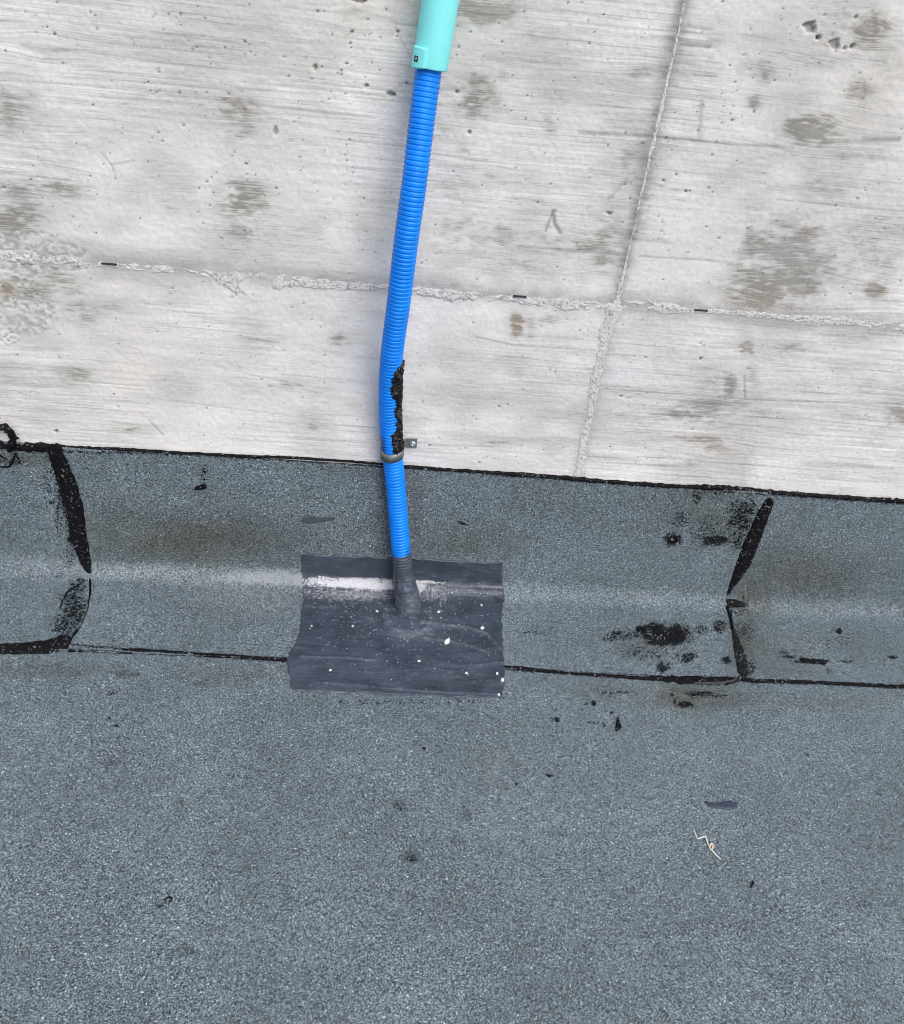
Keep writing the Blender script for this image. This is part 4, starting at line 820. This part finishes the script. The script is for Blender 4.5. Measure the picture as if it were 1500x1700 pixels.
# ------------------------------------------------------------------ loose bits
def lump(name, c, n, size, mat, seed, flat=.6):
    r = np.random.default_rng(seed); import bmesh
    bm = bmesh.new(); bmesh.ops.create_icosphere(bm, subdivisions=1, radius=1.0)
    k = r.uniform(.65, 1.15, len(bm.verts))
    n = np.asarray(n); t1 = np.array([1., 0, 0]); t2 = np.cross(n, t1); t2 /= np.linalg.norm(t2); a0 = r.uniform(0, 3.1)
    e1 = math.cos(a0) * t1 + math.sin(a0) * t2; e2 = -math.sin(a0) * t1 + math.cos(a0) * t2
    for v, kk in zip(bm.verts, k):
        p = np.array(v.co) * kk; p = np.sign(p) * np.abs(p) ** .75
        v.co = Vector((np.asarray(c) + e1 * p[0] * size[0] + e2 * p[1] * size[1] + n * (p[2] * size[2] + size[2] * .55)).tolist())
    me = bpy.data.meshes.new(name); bm.to_mesh(me); bm.free()
    return link(name, me, mat, None, smooth=False)
def patch_off(x, s):                            # nearest height of the coating
    k = np.argmin((X - x) ** 2 + (S - s) ** 2); return off.ravel()[k]
def place(u, v, base=None):
    x, s = XS(u, v); _, _, ny, nz = prof(s); o = patch_off(x, s) if base is None else base
    return surf(np.array(x), np.array(s), o), np.array([0, float(ny), float(nz)])
chips = [(741, 1071, 4.6, 'largest white plaster chip on the patch, below right of the collar'), (727, 1021, 2.6, 'white plaster chip right of the collar on the sealing patch'), (799, 1048, 2.9, 'white plaster chip near the right side of the sealing patch'),
    (798, 1009, 1.9, 'small white chip high on the right part of the sealing patch'), (695, 1102, 2.0, 'small white chip below the collar on the sealing patch'), (548, 1116, 1.8, 'small white chip at the lower left of the sealing patch'),
    (625, 1021, 2.0, 'small white chip just left of the collar on the sealing patch'), (585, 1045, 1.8, 'small white chip left of the collar, midway across the patch'), (517, 1044, 1.5, 'tiny white chip near the left edge of the sealing patch'),
    (773, 1121, 1.9, 'small white chip near the lower edge of the sealing patch, right half'), (824, 1122, 2.0, 'small white chip close to the right edge of the patch'), (827, 1156, 1.9, 'small white chip at the bottom right corner of the patch')]
for k, (u, v, sz, lb) in enumerate(chips):
    c, n = place(u, v); m_ = sz * .001
    o = lump('plaster_chip', c, n, (m_ * 1.15, m_ * .85, m_ * .6), M_CHIP, 50 + k); tag(o, lb, 'plaster chip', 'white plaster chips on the sealing patch')
c, n = place(833, 1132, .003)
o = lump('plaster_chip', c, n, (.0042, .0026, .0012), M_CHIP, 90); tag(o, 'crumbled white chip lying half over the right edge of the patch', 'plaster chip', 'white plaster chips on the sealing patch')
# dust and crumbs nobody could count
def crumbs(name, lab, cat, spots, mat, seed):
    r = np.random.default_rng(seed); V = []; Fc = []
    oct_ = np.array([[1, 0, 0], [-1, 0, 0], [0, 1, 0], [0, -1, 0], [0, 0, 1], [0, 0, -1]], float); of = [(0, 2, 4), (2, 1, 4), (1, 3, 4), (3, 0, 4), (2, 0, 5), (1, 2, 5), (3, 1, 5), (0, 3, 5)]
    for c, n, sz in spots:
        k = len(V); t1 = np.array([1., 0, 0]); t2 = np.cross(n, t1); a0 = r.uniform(0, 3.1); e1 = math.cos(a0) * t1 + math.sin(a0) * t2; e2 = -math.sin(a0) * t1 + math.cos(a0) * t2
        p = oct_ * r.uniform(.6, 1.2, (6, 1)) * np.array([sz, sz * r.uniform(.6, 1), sz * .7])
        V.extend((c + p[:, :1] * e1 + p[:, 1:2] * e2 + (p[:, 2:] + sz * .4) * n).tolist()); Fc.extend([(a + k, b + k, d + k) for a, b, d in of])
    o = mesh(name, np.array(V), [list(q) for q in Fc], mat, None, smooth=False); o['label'] = lab; o['category'] = cat
    return kind(o, 'stuff')
spots = []
r_s = np.random.default_rng(5)
for u0, v0, su, sv, n_ in [(585, 995, 60, 14, 260), (600, 1030, 70, 32, 230), (725, 995, 35, 20, 160), (740, 1020, 50, 30, 120), (660, 1070, 110, 45, 220), (620, 1110, 90, 25, 70), (780, 1090, 40, 40, 40)]:
    for _ in range(n_):
        u, v = r_s.normal(u0, su), r_s.normal(v0, sv)
        if not (508 < u < 828 and 960 < v < 1150) or (648 < u < 706 and v < 1030): continue
        c, n = place(u, v); spots.append((c, n, abs(r_s.normal(0, .0003)) + .0004))
crumbs('plaster_dust', 'fine white plaster crumbs sprinkled over the dark sealing patch', 'dust', spots, M_CHIP, 3)
spots = []
for _ in range(900):
    u, v = r_s.uniform(-30, 1530), r_s.uniform(1120, 1700)
    c, n = place(u, v, .0004)
    if 470 < u < 845 and v < 1165: continue
    spots.append((c, n, r_s.choice([.0005, .0006, .0008, .0011], p=[.45, .33, .17, .05])))
crumbs('loose_granules', 'pale loose mineral granules scattered on the roofing sheet', 'granules', spots, mat_plain('pale_granule', (.52, .56, .58), .6, .5, var=.3, scale=900), 4)

def flake(name, outline, base, hgt, mat, seed=0, n=7):
    # a thin solid flake with a crowned top, outline in photo points on the roof
    q = np.array([XS(u, v) for u, v in outline]); m_ = []
    for a, b in zip(q, np.roll(q, -1, 0)): m_ += [a + (b - a) * t for t in (0, .25, .5, .75)]
    q = np.array(m_); cen = q.mean(0); k = len(q); r = np.random.default_rng(seed)
    q = cen + (q - cen) * r.uniform(.93, 1.07, (k, 1)); V = []; Fc = []
    ring = [1.0, 1.0, .86, .6, .3]; zz = [-.0006, .45, .85, 1.0, .95]
    for f_r, zf in zip(ring, zz):
        p = cen + (q - cen) * f_r; h = base + (zf if zf < 0 else hgt * zf * (.7 + .6 * fbm(p[:, 0] * 300, p[:, 1] * 300, seed, 2)))
        V.append(surf(p[:, 0], p[:, 1], h))
    V = np.concatenate(V); V = np.concatenate([V, surf(cen[:1], cen[1:], np.array([base + hgt]))])
    for j in range(4):
        for i in range(k): Fc.append([j * k + i, j * k + (i + 1) % k, (j + 1) * k + (i + 1) % k, (j + 1) * k + i])
    for i in range(k): Fc.append([4 * k + i, 4 * k + (i + 1) % k, len(V) - 1])
    return mesh(name, V, Fc, mat)
tag(flake('tar_scrap', [(1026, 1189), (1029, 1202), (1031, 1208), (1027, 1214), (1021, 1216), (1021, 1205), (1023, 1196)], .0, .0030, M_TAR, 1), 'pointed black tar scrap lying on the roof below the right seam', 'scrap')
tag(flake('sealant_dab', [(1166, 1330), (1180, 1333), (1196, 1331), (1212, 1329), (1223, 1333), (1224, 1340), (1212, 1343), (1194, 1342), (1180, 1340)], .0, .0016, M_DAB, 2), 'smeared slate-blue dab of sealant on the roof above the straw', 'sealant dab')
tag(flake('slurry_dab', [(496, 862), (512, 852), (530, 857), (546, 855), (558, 857), (552, 862), (535, 864), (512, 867)], TH, .0006, M_GREYD, 3), 'thin dark grey smudge of slurry on the upstand above the patch', 'smudge')
tag(flake('tar_sliver', [(760, 863), (767, 864), (777, 869), (775, 870), (765, 868)], TH, .0012, M_TAR, 4), 'thin black tar sliver stuck on the upstand right of the conduit', 'scrap')
def fl(u, v, z=.0012): x, s = XS(u, v); return surf(np.array(x), np.array(s), z)
st = thing('dry_straw', 'pale zigzag wisp of dry straw lying on the roof', 'straw', tuple(fl(1172, 1405, 0)))
rope('stalk', [fl(1151, 1379, .0016), fl(1155, 1389), fl(1158, 1393), (fl(1170, 1389, .0022)), fl(1174, 1400), fl(1178, 1410, .0018), fl(1188, 1420), fl(1196, 1427, .0010)], [.0006, .0008, .0007, .0009, .0008, .0010, .0008, .0006], mat_plain('pale_straw', (.66, .63, .56), .7, .3), st, seed=7, jag=.2)
rope('husk', [fl(1179, 1412, .0014), fl(1176, 1406, .0020), fl(1180, 1401, .0022), fl(1183, 1406, .0018), fl(1180, 1413, .0012)], [.0008, .0012, .0013, .0011, .0005], M_STRAW, st, seed=8, jag=.3)
tag(rope('tar_thread', [fl(1249, 1464), fl(1248, 1468), fl(1245, 1474)], [.0014, .0011, .0006], M_TAR, None, seed=9), 'tiny black tar thread on the roof at the lower right', 'scrap')
tag(rope('tar_thread', [fl(273, 1495), fl(279, 1490), fl(285, 1491), fl(282, 1498), fl(279, 1504)], [.0005, .0009, .0011, .0007, .0004], M_TAR, None, seed=10), 'curled black thread on the roof at the lower left', 'scrap')
